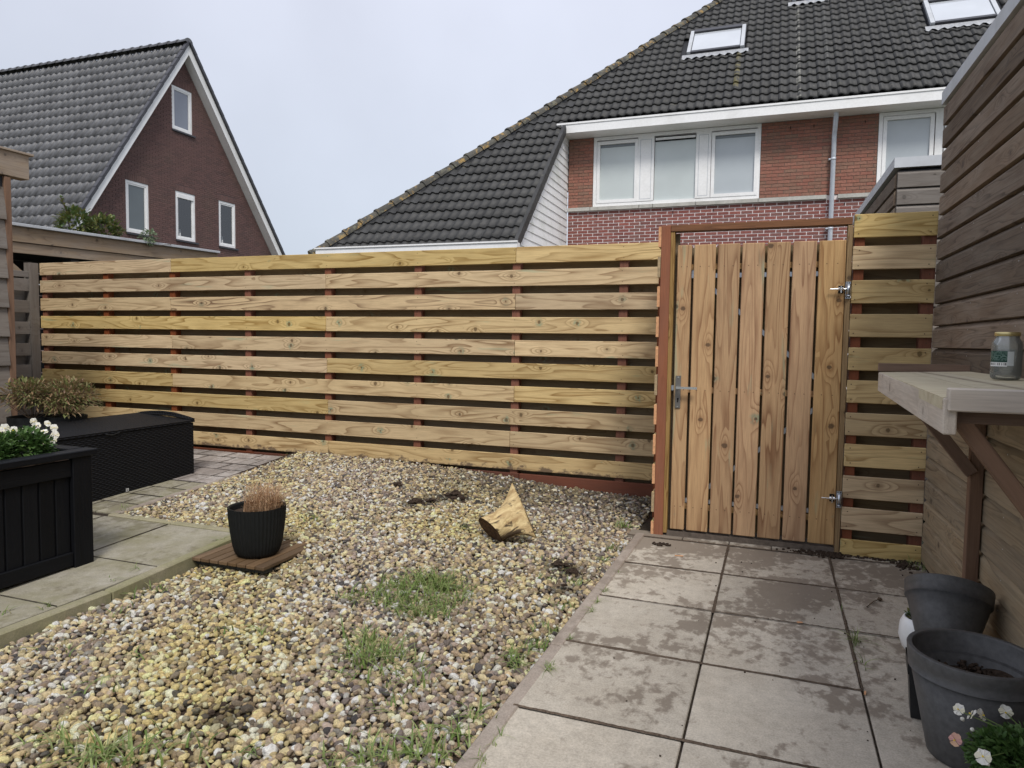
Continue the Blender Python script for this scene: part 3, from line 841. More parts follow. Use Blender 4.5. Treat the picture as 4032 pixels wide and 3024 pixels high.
# dark soil clods thrown on the gravel
cl_ = MB()
def clod(x, y, z, r, mb):
    ph = [random.uniform(0, 6) for _ in range(4)]
    vs = []
    for p in iv:
        s = r * (1 + .25 * sin(5 * p.x + ph[0]) * sin(4 * p.y + ph[1]) + .2 * sin(7 * p.z + ph[2]) + random.uniform(-.13, .13))
        vs.append((x + p.x * s, y + p.y * s, z + p.z * s * .7))
    mb.add(vs, if_)
for a, b_, rr, n_, big_ in ((-2.20, 4.22, .05, 26, .026), (-2.12, 4.30, .035, 10, .018), (-2.02, 4.48, .055, 34, .030), (-1.94, 4.42, .04, 12, .018), (-2.5, 4.5, .04, 12, .022),
                          (-.97, 3.50, .07, 30, .016), (-.88, 3.43, .05, 20, .014), (-.86, 3.2, .05, 16, .010), (-1.6, 1.75, .05, 10, .010)):
    for _ in range(n_):
        q = abs(random.gauss(0, rr * .6)); t_ = random.uniform(0, 6.28)
        x, y = a + q * cos(t_), b_ + q * sin(t_) * .8
        if in_gravel(x, y): clod(x, y, zg(x, y) + .004 + max(0, rr - q) * .45, random.uniform(.3, 1.) * big_, cl_)
for _ in range(150):
    x = random.uniform(.05, .46); y = 4.24 + random.uniform(-.03, .05) + (.04 if x > .3 else 0) * random.uniform(-1, 0)
    x = .46 - abs(random.gauss(0, .13)); clod(x, y, .004, random.uniform(.003, .011), cl_)
for _ in range(130):
    x = random.uniform(.45, .85); clod(x, 4.27 + random.gauss(0, .012), .0, random.uniform(.003, .009), cl_)
for _ in range(60):
    x = .82 - abs(random.gauss(0, .05)); clod(x, 4.2 + random.gauss(0, .05), .0, random.uniform(.004, .016), cl_)
for _ in range(45):
    clod(random.uniform(-.5, .8), random.uniform(1.9, 4.2), .001, random.uniform(.0015, .004), cl_)
for _ in range(16):
    clod(-.51 + random.gauss(0, .03), 4.09 + random.gauss(0, .02), .004, random.uniform(.004, .012), cl_)
prop(cl_.build('soil_clods', M['soil']), kind='stuff', label='crumbs and clods of dark soil')

# grass
gr = MB()
def blade(mb, x, y, z, h, az, bend, w=.003, seg=4):
    dx, dy = cos(az), sin(az); vs = []
    for k in range(seg + 1):
        t_ = k / seg
        r = bend * t_ * t_; zz = z + h * (t_ - min(.8, .42 * bend / max(h, .01)) * t_ * t_)
        ww = w * (1 - t_) ** .7 + .0002
        vs += [(x + dx * r - dy * ww, y + dy * r + dx * ww, zz), (x + dx * r + dy * ww, y + dy * r - dx * ww, zz)]
    mb.add(vs, [(2 * k, 2 * k + 1, 2 * k + 3, 2 * k + 2) for k in range(seg)])
def tuft(u, v, n, spread, h, z=None, w=None, mb=gr):
    if w is None: w = .0042 if z is None else .0026
    if z is None: h *= 1.15; n = int(n * 1.15)
    for _ in range(n):
        x = u + random.gauss(0, spread); y = v + random.gauss(0, spread * .8)
        zz = (zg(x, y) if z is None else z) - .004
        hh = h * random.uniform(.45, 1.15)
        blade(mb, x, y, zz, hh, random.uniform(0, 6.28), hh * random.uniform(.3, 1.9), w * random.uniform(.5, 1.1))
for u, v, n, s, h in ((-1.75, 2.76, 26, .045, .07), (-1.65, 2.76, 34, .05, .085), (-1.60, 2.92, 60, .06, .10), (-1.52, 3.03, 75, .06, .10),
                      (-1.42, 3.02, 60, .06, .09), (-1.36, 2.98, 30, .05, .08), (-1.33, 2.82, 60, .06, .085), (-1.33, 2.68, 45, .05, .08), (-1.43, 2.72, 60, .06, .09), (-1.54, 2.8, 45, .06, .09),
                      (-1.42, 2.34, 34, .035, .10), (-1.36, 2.20, 42, .04, .12), (-1.29, 2.27, 26, .04, .09), (-1.2, 2.22, 22, .05, .08), (-1.12, 2.14, 20, .05, .07), (-1.3, 2.1, 14, .05, .06),
                      (-.84, 2.45, 26, .03, .07), (-.80, 2.55, 22, .03, .06), (-.82, 2.38, 20, .03, .06), (-.81, 4.42, 36, .035, .06), (-.79, 2.72, 20, .03, .05), (-.80, 3.0, 12, .03, .045), (-.82, 3.3, 16, .03, .05), (-.78, 3.7, 14, .02, .05), (-.77, 3.95, 16, .02, .05),
                      (-1.75, 1.42, 50, .05, .09), (-1.93, 1.42, 12, .04, .08), (-1.66, 1.48, 22, .05, .08), (-1.55, 1.55, 8, .04, .06), (-2.18, 1.95, 8, .05, .05), (-2.13, 1.72, 8, .05, .05), (-2.48, 1.95, 9, .06, .05), (-2.6, 2.25, 7, .05, .05),
                      (-.97, 1.72, 40, .05, .07), (-.88, 1.78, 32, .05, .07), (-.84, 1.88, 22, .03, .06), (-1.05, 1.66, 26, .05, .07), (-.83, 2.0, 22, .03, .06), (-1.1, 1.95, 14, .05, .05), (-1.4, 1.6, 8, .04, .05),
                      (-2.62, 3.62, 14, .04, .05), (-2.71, 3.25, 8, .02, .07), (-2.69, 2.52, 16, .03, .06), (-2.72, 2.42, 10, .02, .06), (-1.9, 2.3, 6, .02, .08), (-2.05, 2.25, 5, .02, .05), (-1.05, 3.55, 14, .06, .04), (-.95, 3.35, 12, .05, .04),
                      (-1.7, 3.9, 10, .02, .09), (-1.15, 1.42, 26, .06, .07), (-1.3, 1.3, 26, .06, .07)):
    tuft(u, v, n, s, h)
for k in range(26):                                                # sprigs in the joint beside the kerb
    v = random.choice([1.75, 1.9, 2.15, 2.35, 2.62, 2.95, 3.05, 3.2, 3.5]) + random.gauss(0, .02)
    tuft(kerb_u(v) + .066, v, 5, .006, .035, .0, .0018)
for u, v, n, h in ((.385, 3.04, 14, .10), (.39, 3.0, 8, .08), (.395, 2.83, 5, .06), (.39, 2.77, 3, .05), (.37, 3.38, 4, .03), (.36, 3.5, 3, .03)): tuft(u, v, n, .008, h, 0, .0022)
for u, v, n, h in ((.80, 4.23, 16, .10), (.83, 4.15, 14, .09), (.78, 4.25, 5, .06)): tuft(u, v, n, .025, h, 0, .0018)
for u, v, n, h in ((-3.18, 1.98, 26, .09), (-3.0, 2.0, 12, .05), (-2.86, 2.1, 10, .05), (-2.9, 2.45, 7, .045), (-2.92, 2.6, 6, .05), (-2.89, 1.75, 14, .05), (-3.05, 1.85, 10, .04), (-2.86, 3.1, 8, .06)): tuft(u, v, n, .02, h, terr(v), .0028)
for u, v, n, h in ((-3.86, 3.35, 14, .05), (-3.93, 3.42, 10, .04), (-3.86, 5.05, 16, .07), (-3.75, 5.08, 12, .06), (-3.95, 5.08, 9, .05), (-3.88, 3.7, 7, .04)): tuft(u, v, n, .025, h, terr(v), .0018)
prop(gr.build('grass', M['grass']), kind='stuff', label='green grass blades growing through gravel and joints')

# ------------------------------------------------------------------ long horizontal-board fence
fence = empty('board_fence', (-3.9, 5.163, 0), 'long new pine fence of horizontal boards across the back of the gravel', 'fence')
FV, BT = 5.163, .018
UL, UR = -7.03, -.606
tops = [1.908, 1.732, 1.548, 1.367, 1.186, 1.006, .824, .643, .465, .284]
cuts = [(-5.29, -1.83), (-3.57,), (-5.30, -1.83), (-3.57,), (-5.29, -1.83), (-3.56,), (-5.29, -1.83), (-3.55,), (-5.28, -1.86), (-3.55,)]
POSTS = [-6.99, -6.145, -5.295, -4.415, -3.56, -2.69, -1.83, -.985]
screws = MB()
def screw(x, y, z, nrm='v', r=.0032):
    k = 6; vs = [(x + r * cos(2 * pi * i / k), y, z + r * sin(2 * pi * i / k)) for i in range(k)] if nrm == 'v' else None
    screws.add(vs, [tuple(range(k))])
for i, tp in enumerate(tops):
    ed = [UL, *cuts[i], UR]
    for a, b_ in zip(ed[:-1], ed[1:]):
        plank('fence_board', ((a + b_) / 2, FV + BT / 2, tp - .062 + random.uniform(-.001, .001)), b_ - a - .003, BT, .1245, 'u', M['pine_dirty'] if i == 9 else M['pine_dark'] if (i == 2 and -5.4 < a < -5.2) else M['pine'], fence, .0025, random.uniform(-.0006, .0006))
    for p in POSTS:
        for dz in (.022, .102): screw(p + random.uniform(-.012, .012), FV - .0012, tp - dz)
for i in range(9):
    zc = (tops[i] + tops[i + 1] - .124) / 2
    ed = [UL, *cuts[(i + 1) % 10], UR]
    for a, b_ in zip(ed[:-1], ed[1:]):
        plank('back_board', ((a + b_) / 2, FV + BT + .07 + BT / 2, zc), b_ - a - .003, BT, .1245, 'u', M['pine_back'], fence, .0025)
plank('back_board', ((UL + UR) / 2, FV + BT + .07 + BT / 2, .14), UR - UL, BT, .22, 'u', M['pine_back'], fence, .0025)  # added tall dark board so the gap above the base board stays black
for p in POSTS:
    plank('fence_post', (p, FV + BT + .035, .925), 1.93, .0695, .064, 'z', M['red'], fence, .002)
for a, b_ in ((-7.0, -4.35), (-4.35, -1.78), (-1.78, -.61)):
    plank('base_board', ((a + b_) / 2, FV + .018, .055), b_ - a - .004, .03, .155, 'u', M['kick'], fence, .003)
sc_o = screws.build('screw_heads', M['twig'], fence); sc_o['kind'] = 'stuff'

# old grey fence at the left corner
old = empty('old_grey_fence', (-7.05, 4.9, 0), 'short weathered grey board fence meeting the pine fence at the left corner', 'fence')
for k in range(9):
    zt = 1.74 - .218 * k
    if zt < .1: break
    plank('fence_board', (-7.06, 4.72, zt - .0625), .85, .02, .125, 'v', M['oldgrey'], old)
    plank('back_board', (-7.16, 4.72, zt - .172), .85, .02, .12, 'v', M['oldgrey'], old)
plank('top_board', (-7.06, 4.70, 1.785), .80, .02, .06, 'v', M['oldgrey'], old)
plank('fence_post', (-7.075, 5.11, .94), 1.93, .09, .09, 'z', M['oldgrey'], old)
plank('fence_post', (-7.11, 4.35, .90), 1.8, .07, .07, 'z', M['oldgrey'], old)

# ------------------------------------------------------------------ return fence, gate and side panel
GV = 4.30
ret = empty('return_fence', (-.6, 4.75, 0), 'short side run of boards seen edge-on left of the gate post', 'fence')
for k in range(11):
    zt = 1.884 - .1805 * k + random.uniform(-.004, .004)
    if zt < .05: continue
    hgt = .124 if zt - .124 > -.02 else zt + .02
    v0 = GV + .004 + random.uniform(0, .006)
    plank('fence_board', (-.604 - (.001 * (k % 2)), (v0 + 5.155) / 2, zt - hgt / 2), 5.155 - v0, .016, hgt, 'v', M['pine'], ret, .002)
    b_ = MB(); b_.box(-.6125 - (.001 * (k % 2)), -.596 - (.001 * (k % 2)), v0 - .0035, v0 - .0005, zt - hgt + .001, zt - .001)
    b_.build('board_end', M['ends'] if k % 4 not in (1,) else M['ends2'], ret)
plank('fence_post', (-.63, 4.72, .85), 1.7, .06, .06, 'z', M['red'], ret)

gp = plank('gate_post', (-.567, GV + .034, .94), 1.892, .066, .057, 'z', M['redpost'], None, .003)
prop(gp, 'tall sawn red hardwood post left of the wooden gate', 'post')
bp_ = plank('wooden_post', (-.495, 4.78, .9), 1.86, .06, .06, 'z', M['red'], None, .003)
prop(bp_, 'short dark red post top poking up behind the gate near its handle side', 'post')

frame = empty('gate_surround', (-.05, GV + .03, 0), 'slim wooden frame around the gate with brown top rail', 'gate surround')
plank('left_jamb', (-.5265, GV + .03, .93), 1.83, .06, .0235, 'z', M['jamb_pine'], frame, .002)
plank('right_jamb', (.4365, GV + .022, .925), 1.84, .06, .026, 'z', M['jamb_pine'], frame, .002)
plank('lintel', (-.046, GV + .03, 1.867), .984, .07, .038, 'u', M['lintel'], frame, .002, -.003)
b_ = MB(); b_.box(-.51, .424, GV + .064, GV + .08, .02, 1.84); 
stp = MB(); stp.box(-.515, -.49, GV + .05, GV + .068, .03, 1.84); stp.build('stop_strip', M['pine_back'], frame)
sl = MB(); sl.box(-.515, .45, GV + .002, GV + .05, -.01, .03); sl.build('threshold', flat('shadow_brown_sill', (.13, .105, .085), .9, .2, .3), frame)  # sill colour carries the dark shadow below the gate

gate = empty('garden_gate', (-.03, GV, .04), 'closed pine gate of seven upright boards with lever handle', 'gate')
GP = [(-.497, -.414), (-.400, -.276), (-.264, -.140), (-.128, -.004), (.009, .133), (.146, .270), (.283, .4215)]
shift_top = 0
for i, (a, b_) in enumerate(GP):
    plank('gate_board', ((a + b_) / 2, GV + .012, .905 + random.uniform(-.001, .001)), 1.722, .02, b_ - a, 'z', M['gate_pine'], gate, .004)
    for z in (.185, .90, 1.635):
        for q in (.3, .7):
            xx = a + (b_ - a) * q
            screws2 = screw
for z, h in ((1.637, .034), (.90, .036), (.187, .034)):
    plank('cross_rail', (-.04, GV + .038, z), .90, .028, h, 'u', M['gate_pine'], gate, .002)
for a in (-.43, -.292, -.155, -.018, .12, .255, .39):
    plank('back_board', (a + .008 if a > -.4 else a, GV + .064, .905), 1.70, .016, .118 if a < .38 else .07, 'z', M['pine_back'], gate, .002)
sf = MB()
sf.box(-.47, .40, GV + .03, GV + .05, 1.572, 1.598); sf.box(-.47, .40, GV + .03, GV + .05, .212, .238)
sf.box(-.49, -.462, GV + .03, GV + .05, .2, 1.6); sf.box(.395, .42, GV + .03, GV + .05, .2, 1.6)
sf.build('steel_frame', M['steel'], gate)
for (x0, z0), (x1, z1) in (((-.44, 1.64 - .0), (.39, .905)), ((.39, .90), (-.43, .18 + .0))):
    L = math.hypot(x1 - x0, z1 - z0)
    me = cbox(L, .012, .026, .001).copy(); me.materials.append(M['steel'])
    o = link('diagonal_brace', me, None, gate, ((x0 + x1) / 2, GV + .045, (z0 + z1) / 2))
    o.rotation_euler = (0, -atan2(z1 - z0, x1 - x0), 0)
s3 = MB()
for a, b_ in GP:
    for z in (.187, .90, 1.637):
        for q in (.3, .7):
            x = a + (b_ - a) * q; r = .003; k = 6
            s3.add([(x + r * cos(2 * pi * i / k), GV + .0012, z + r * sin(2 * pi * i / k)) for i in range(k)], [tuple(range(k))])
o = s3.build('screw_heads', M['twig'], gate); o['kind'] = 'stuff'
hp = MB(); hp.box(-.486, -.4555, GV - .006, GV + .002, .789, .985)
lock = hp.build('lock_plate', M['plate'], gate)
hl = MB(); hl.tube([(-.4705, GV - .005, .914), (-.4705, GV - .045, .914)], .008, 10)
hl.box(-.478, -.356, GV - .056, GV - .042, .9075, .9215)
hl.build('lever', M['handle'], lock)
kh = MB(); kh.tube([(-.4705, GV - .0065, .845), (-.4705, GV - .0085, .845)], .0055, 12); kh.box(-.4735, -.4675, GV - .0085, GV - .0065, .825, .845)
kh.build('keyhole', M['dark'], lock)
for z in (.975, .798):
    k_ = MB(); k_.tube([(-.4705, GV - .006, z), (-.4705, GV - .0085, z)], .0042, 10); k_.build('plate_screw', M['handle'], lock)
k_ = MB(); k_.box(-.512, -.498, GV + .008, GV + .02, .895, .925); k_.build('latch', M['steel'], gate)
for zc in (1.487, .312):
    hg = MB(); hg.box(.4235, .4495, GV - .012, GV - .0085, zc - .047, zc + .047)
    h = hg.build('hinge', M['steel'], gate)
    q = MB(); q.tube([(.437, GV - .024, zc - .026), (.437, GV - .024, zc + .032)], .0115, 14); q.tube([(.437, GV - .024, zc - .034), (.437, GV - .024, zc - .029)], .014, 14)
    q.build('barrel', M['steel'], h, True)
    q = MB(); q.tube([(.345, GV - .024, zc + .006), (.43, GV - .024, zc + .006)], .0042, 8)
    q.tube([(.386, GV - .024, zc + .006), (.395, GV - .024, zc + .006)], .0095, 6); q.tube([(.404, GV - .024, zc + .006), (.413, GV - .024, zc + .006)], .0095, 6)
    q.box(.3965, .4025, GV - .038, GV - .006, zc - .016, zc + .022)
    q.build('threaded_rod', M['handle'], h)
    q = MB(); q.box(.388, .414, GV - .0012, GV + .001, zc - .016, zc + .026); q.build('cut_out', M['dark'], h)
    q = MB()
    for dx in (-.007, .007):
        for dz in (-.04, .041): q.tube([(.4365 + dx, GV - .012, zc + dz), (.4365 + dx, GV - .0135, zc + dz)], .0028, 8)
    q.build('hinge_screws', M['dark'], h)

pan = empty('side_fence_panel', (.65, GV, 0), 'narrow fence panel of short pine boards between gate and brown shed', 'fence')
pt = [1.901, 1.727, 1.541, 1.355, 1.17, .988, .806, .63, .45, .27, .088]
for i, z in enumerate(pt):
    plank('fence_board', (.655 + random.uniform(-.001, .001), GV + .001, z - .063), .404, .018, .127, 'u', M['pine'], pan, .003, random.uniform(-.002, .002))
for i in range(10):
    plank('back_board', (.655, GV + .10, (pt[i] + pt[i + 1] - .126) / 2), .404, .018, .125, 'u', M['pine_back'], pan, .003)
for x, w in ((.487, .052), (.829, .062)):
    plank('fence_post', (x, GV + .047, .93), 1.89, .07, w, 'z', M['red'], pan, .002)
s4 = MB()
for z in pt:
    for x in (.478, .825):
        for dz in (.022, .106):
            xx = x + random.uniform(-.008, .008); k = 6; r = .0035
            s4.add([(xx + r * cos(2 * pi * i / k), GV - .0095, z - dz + r * sin(2 * pi * i / k)) for i in range(k)], [tuple(range(k))])
for i in range(10):
    zc = (pt[i] - .127 + pt[i + 1]) / 2
    xx = .833; k = 6; r = .0035
    s4.add([(xx + r * cos(2 * pi * j / k), GV + .0105, zc + r * sin(2 * pi * j / k)) for j in range(k)], [tuple(range(k))])
o = s4.build('screw_heads', M['twig'], pan); o['kind'] = 'stuff'

# ------------------------------------------------------------------ right shed
shed = empty('timber_shed', (.9, 2.5, 0), 'tall weathered brown timber shed on the right with pale metal roof edge', 'shed')
def shiplap(parent, u, v0, v1, z0, z1, pitch, sgn=-1, mat_of=None, axis='v', name='cladding_board'):
    """boards run along v at plane u (facing -u) or along u at plane v=u (axis 'u', facing -v)"""
    z = z0
    while z < z1 - .02:
        h = min(pitch, z1 - z)
        prof = [(0, 0), (-.024, .004), (-.024, h * .80), (-.021, h * .84), (-.006, h - .003), (0, h - .003)]
        b = MB(); L = v1 - v0; n_ = len(prof)
        jit = random.uniform(-.001, .001)
        vs = [(-L / 2, p - jit, q) for p, q in prof] + [(L / 2, p + jit, q) for p, q in prof]
        fs = [(i, i + 1, i + 1 + n_, i + n_) for i in range(n_ - 1)] + [tuple(range(n_))[::-1], tuple(range(n_, 2 * n_))]
        b.add(vs, fs)
        mt = mat_of(z)
        if axis == 'v':
            # face -u: local -Y -> world -X  (rotate +90 about z sends -Y -> +X, so use -90)
            o = b.build(name, mt, parent, loc=(u, (v0 + v1) / 2, z)); o.rotation_euler = (0, 0, -pi / 2)
        else:
            o = b.build(name, mt, parent, loc=((v0 + v1) / 2, u, z))
        z += h
shiplap(shed, .87, -.6, 4.235, .02, 2.44, .1153, mat_of=lambda z: M['shedlow'] if z < .95 else M['shed'])
b = MB(); b.box(.872, 3.6, -.6, 4.23, -.02, 2.43); b.build('wall_core', M['soffit_dark'], shed)
b = MB(); z = .02 + .085
while z < 2.42:
    for y in (4.13, 3.55, 2.95, 2.35, 1.75, 1.15):
        yy = y + random.uniform(-.01, .01); k = 6; r = .0028
        b.add([(.8445, yy + r * cos(2 * pi * i / k), z + r * sin(2 * pi * i / k)) for i in range(k)], [tuple(range(k))])
    z += .1153
o = b.build('nail_heads', M['greytrim'], shed); o['kind'] = 'stuff'
shiplap(shed, 4.235, .88, 3.6, .02, 2.44, .1153, mat_of=lambda z: M['shed'], axis='u', name='end_board') if False else None
b = MB(); b.box(.838, 3.65, -.62, 4.26, 2.44, 2.505); b.build('roof_edge', M['greytrim'], shed)

nsh = empty('neighbour_shed', (1.5, 6.8, 0), 'smaller grey-brown timber shed beyond the side panel with pale roof edge', 'shed')
shiplap(nsh, .87, 5.66, 8.1, .02, 2.44, .12, mat_of=lambda z: M['shed'])
shiplap(nsh, 5.66, .862, 3.6, .02, 2.44, .12, mat_of=lambda z: M['oldgrey'], axis='u')
b = MB(); b.box(.874, 3.6, 5.665, 8.1, -.02, 2.43); b.build('wall_core', M['soffit_dark'], nsh)
b = MB(); b.box(.835, 3.65, 5.625, 8.14, 2.44, 2.51); b.build('roof_edge', M['greytrim'], nsh)

# ------------------------------------------------------------------ shelf on the shed wall
shf = empty('wall_shelf', (.6, 2.6, 1.0), 'chunky weathered wooden bar shelf fixed to the brown shed wall', 'shelf')
def hexa(name, P, zt, zb, mat, parent):
    """P four ground corners (u,v), zt four top heights, zb four bottom heights"""
    cx = sum(p[0] for p in P) / 4; cy = sum(p[1] for p in P) / 4; cz = sum(zt) / 4
    b = MB(); b.add([(p[0] - cx, p[1] - cy, z - cz) for p, z in zip(P, zt)] + [(p[0] - cx, p[1] - cy, z - cz) for p, z in zip(P, zb)],
                    [(0, 1, 2, 3), (7, 6, 5, 4)] + [(i, i + 4, (i + 1) % 4 + 4, (i + 1) % 4) for i in range(4)])
    return b.build(name, mat, parent, loc=(cx, cy, cz))
def lerp(a, b, t): return a + (b - a) * t
nb = 3
for k in range(nb):
    t0, t1 = k / nb + .004, (k + 1) / nb - .004
    # planks run along v
    P = [(lerp(.394, .85, t0), 1.85), (lerp(.394, .85, t1), 1.85), (lerp(.497, .85, t1), 3.50), (lerp(.497, .85, t0), 3.50)]
    z = [1.064 + .012 * t for t in (t0, t1, t1, t0)]
    o = hexa('top_plank', P, z, [q - .028 for q in z], M['shelftop'], shf)
o = plank('side_beam', ((.398 + .497) / 2 + .012, (1.835 + 3.5) / 2, 1.021), 1.67, .028, .084, 'v', M['shelf'], shf, .003)
o.rotation_euler = (0, 0, pi / 2 - math.atan((.497 - .398) / 1.665))
plank('front_lip', (.403 + .30, 1.835, 1.0605), .60, .028, .053, 'u', M['shelf'], shf, .003)
plank('back_lip', (.495 + .185, 3.50, 1.086), .375, .014, .036, 'u', M['brace'], shf, .001)
plank('under_rail', (.425 + .22, 1.90, 1.017), .44, .04, .03, 'u', M['brace'], shf, .002)
plank('wall_post', (.818, 3.22, .45), .94, .045, .045, 'z', M['brace'], shf, .002)
def strut(x0, z0, x1, z1, v, w, t, mat):
    L = math.hypot(x1 - x0, z1 - z0)
    me = cbox(L, t, w, .002).copy(); me.materials.append(mat)
    o = link('brace', me, None, shf, ((x0 + x1) / 2, v, (z0 + z1) / 2)); o.rotation_euler = (0, -atan2(z1 - z0, x1 - x0), 0)
strut(.59, .955, .80, .68, 3.2, .045, .035, M['brace'])
strut(.43, 1.03, .66, .715, 1.90, .036, .036, M['brace'])

jar = empty('glass_jar', (.760, 2.72, 1.076), 'empty glass jar with gold lid and dark green label on the shelf', 'jar')
b = MB(); R = .0435
b.lathe([(0, .002), (R * .8, .0), (R * .97, .006), (R, .014), (R, .112), (R * .95, .124), (R * .8, .134), (R * .76, .138), (R * .76, .149)], (.760, 2.72, 1.076), 32)
b.lathe([(R * .73, .149), (R * .73, .138), (R * .77, .132), (R * .92, .122), (R * .96, .112), (R * .96, .016), (0, .008)], (.760, 2.72, 1.076), 32)
b.build('jar_body', M['jar'], jar, True)
b = MB(); b.lathe([(0, .156), (R * .80, .156), (R * .83, .153), (R * .83, .144), (R * .81, .143)], (.760, 2.72, 1.076), 32); b.build('lid', M['lid'], jar, True)
# label: printed band on the glass
lm, ln, ll, lb = NT('jar_label_print', .5, .3)
lt = ln.new('ShaderNodeTexCoord'); ls = ln.new('ShaderNodeSeparateXYZ'); ll.new(lt.outputs['Object'], ls.inputs[0])
lz = mathn(ln, ll, 'MULTIPLY', ls.outputs['Z'], 1.)
lines = mathn(ln, ll, 'GREATER_THAN', mathn(ln, ll, 'FRACT', mathn(ln, ll, 'MULTIPLY', lz, 260)), .55)
wrd = mathn(ln, ll, 'GREATER_THAN', noise(ln, ll, vmath(ln, ll, 'MULTIPLY', lt.outputs['Object'], (160, 160, 260)), 1, 2), .47)
txt = mathn(ln, ll, 'MULTIPLY', mathn(ln, ll, 'MULTIPLY', lines, wrd), mathn(ln, ll, 'GREATER_THAN', lz, .062))
lc = mixc(ln, ll, mathn(ln, ll, 'MULTIPLY', txt, .6), (.012, .05, .035), (.30, .42, .36))
lowm = mathn(ln, ll, 'LESS_THAN', lz, .057)
lc = mixc(ln, ll, lowm, lc, (.75, .75, .72))
bars = mathn(ln, ll, 'GREATER_THAN', noise(ln, ll, vmath(ln, ll, 'MULTIPLY', lt.outputs['Object'], (700, 700, 0.01)), 1, 0), .52)
inb = mathn(ln, ll, 'MULTIPLY', mathn(ln, ll, 'LESS_THAN', lz, .055), mathn(ln, ll, 'GREATER_THAN', lz, .047))
lc = mixc(ln, ll, mathn(ln, ll, 'MULTIPLY', inb, bars), lc, (.05, .05, .05))
ll.new(lc, lb.inputs['Base Color'])
def band(a0, a1, z0, z1, r, mat, nm):
    b = MB(); n_ = 14; vs = []
    for k in range(n_ + 1):
        a = radians(a0 + (a1 - a0) * k / n_)
        vs += [(r * cos(a), r * sin(a), z0), (r * cos(a), r * sin(a), z1)]
    b.add(vs, [(2 * k, 2 * k + 2, 2 * k + 3, 2 * k + 1) for k in range(n_)])
    return b.build(nm, mat, jar, True, loc=(.760, 2.72, 1.076))
band(-178, -102, .0435, .094, R + .0006, lm, 'label')
band(-102, -78, .046, .092, R + .0004, flat('glue_patch', (.50, .53, .52), .7, .3), 'glue_patch')

# ------------------------------------------------------------------ plant pots on the right
def pot_profile(R, rb, h, band_h, t=.008):
    rs = R * .925
    raw = [(0, 0, 0), (rb * .96, 0, 0), (rb, .005, 0), (rs, h - band_h - .003, 1), (R * .97, h - band_h, 1), (R * .985, h - band_h * .5, 0), (R, h - .004, 0), (R - .002, h, 1), (R - t, h, 1), (R - t - .003, h - .006, 0),
           (R - t - .006, h - band_h, 1), (rs - t - .004, h - band_h - .004, 1), (rb * .95, .03, 1), (0, .03, 0)]
    out = []
    for r, z, sharp in raw: out += [(r, z)] * (2 if sharp else 1)
    return out
big = empty('big_flower_pot', (.60, 2.283, 0), 'large open dark grey plastic pot half filled with soil, nearest the shed', 'flower pot')
b = MB(); b.lathe(pot_profile(.168, .105, .31, .062, .013), n=64); b.build('pot_body', M['potgrey'], big, True, loc=(.60, 2.283, 0))
b = MB(); n_ = 24
vs = [(0, 0, .215)]
for j in range(1, 7):
    for k in range(n_):
        a = 2 * pi * k / n_; r = .138 * j / 6
        vs.append((r * cos(a), r * sin(a), .215 + .018 * sin(3 * a + j) * sin(j * 1.3) + random.uniform(-.006, .006)))
fs = [(0, 1 + k, 1 + (k + 1) % n_) for k in range(n_)] + [(1 + j * n_ + k, 1 + (j + 1) * n_ + k, 1 + (j + 1) * n_ + (k + 1) % n_, 1 + j * n_ + (k + 1) % n_) for j in range(5) for k in range(n_)]
b.add(vs, fs)
for _ in range(120):
    a = random.uniform(0, 6.28); r = .13 * sqrt(random.random()); clod(r * cos(a), r * sin(a), .225, random.uniform(.003, .009), b)
b.build('potting_soil', M['soil'], big, True, loc=(.60, 2.283, 0))

rear = empty('tilted_flower_pot', (.70, 2.80, .10), 'empty dark grey plastic pot leaning back behind the large pot', 'flower pot')
b = MB(); b.lathe(pot_profile(.146, .092, .215, .056, .007), n=64)
o = b.build('pot_body', M['potgrey'], rear, True, loc=(.662, 2.86, .10))
o.rotation_euler = Matrix.Rotation(radians(-33), 3, Vector((cos(radians(-5)), sin(radians(-5)), 0))).to_euler()
RM = Matrix.Rotation(radians(9), 3, Vector((0, 1, 0))) @ Matrix.Rotation(radians(-33), 3, Vector((1, 0, 0)))
o.rotation_euler = RM.to_euler()

wp = empty('white_pot', (.615, 2.99, 0), 'small round white glazed pot mostly hidden behind the grey pots', 'flower pot')
b = MB(); b.lathe([(0, 0), (.045, 0), (.07, .03), (.082, .07), (.078, .12), (.066, .145), (.060, .145), (.07, .115), (.06, .10), (0, .10)], n=40)
b.build('pot_body', M['potwhite'], wp, True, loc=(.615, 2.99, 0))
bb = empty('square_black_pot', (.535, 2.50, 0), 'narrow black square plastic bucket left of the large grey pot', 'bucket')
def frus(mb, w0, w1, z0, z1):
    mb.add([(-w0, -w0, z0), (w0, -w0, z0), (w0, w0, z0), (-w0, w0, z0), (-w1, -w1, z1), (w1, -w1, z1), (w1, w1, z1), (-w1, w1, z1)],
           [(i, (i + 1) % 4, (i + 1) % 4 + 4, i + 4) for i in range(4)])
b = MB(); frus(b, .045, .056, 0, .145); frus(b, .060, .062, .145, .185); frus(b, .056, .060, .145, .1451); frus(b, .059, .055, .185, .1851); frus(b, .055, .045, .185, .02)
b.add([(-.045, -.045, .02), (.045, -.045, .02), (.045, .045, .02), (-.045, .045, .02)], [(0, 1, 2, 3)])
o = b.build('bucket_body', M['potblack'], bb, loc=(.535, 2.50, 0)); o.rotation_euler = (0, 0, -.12)

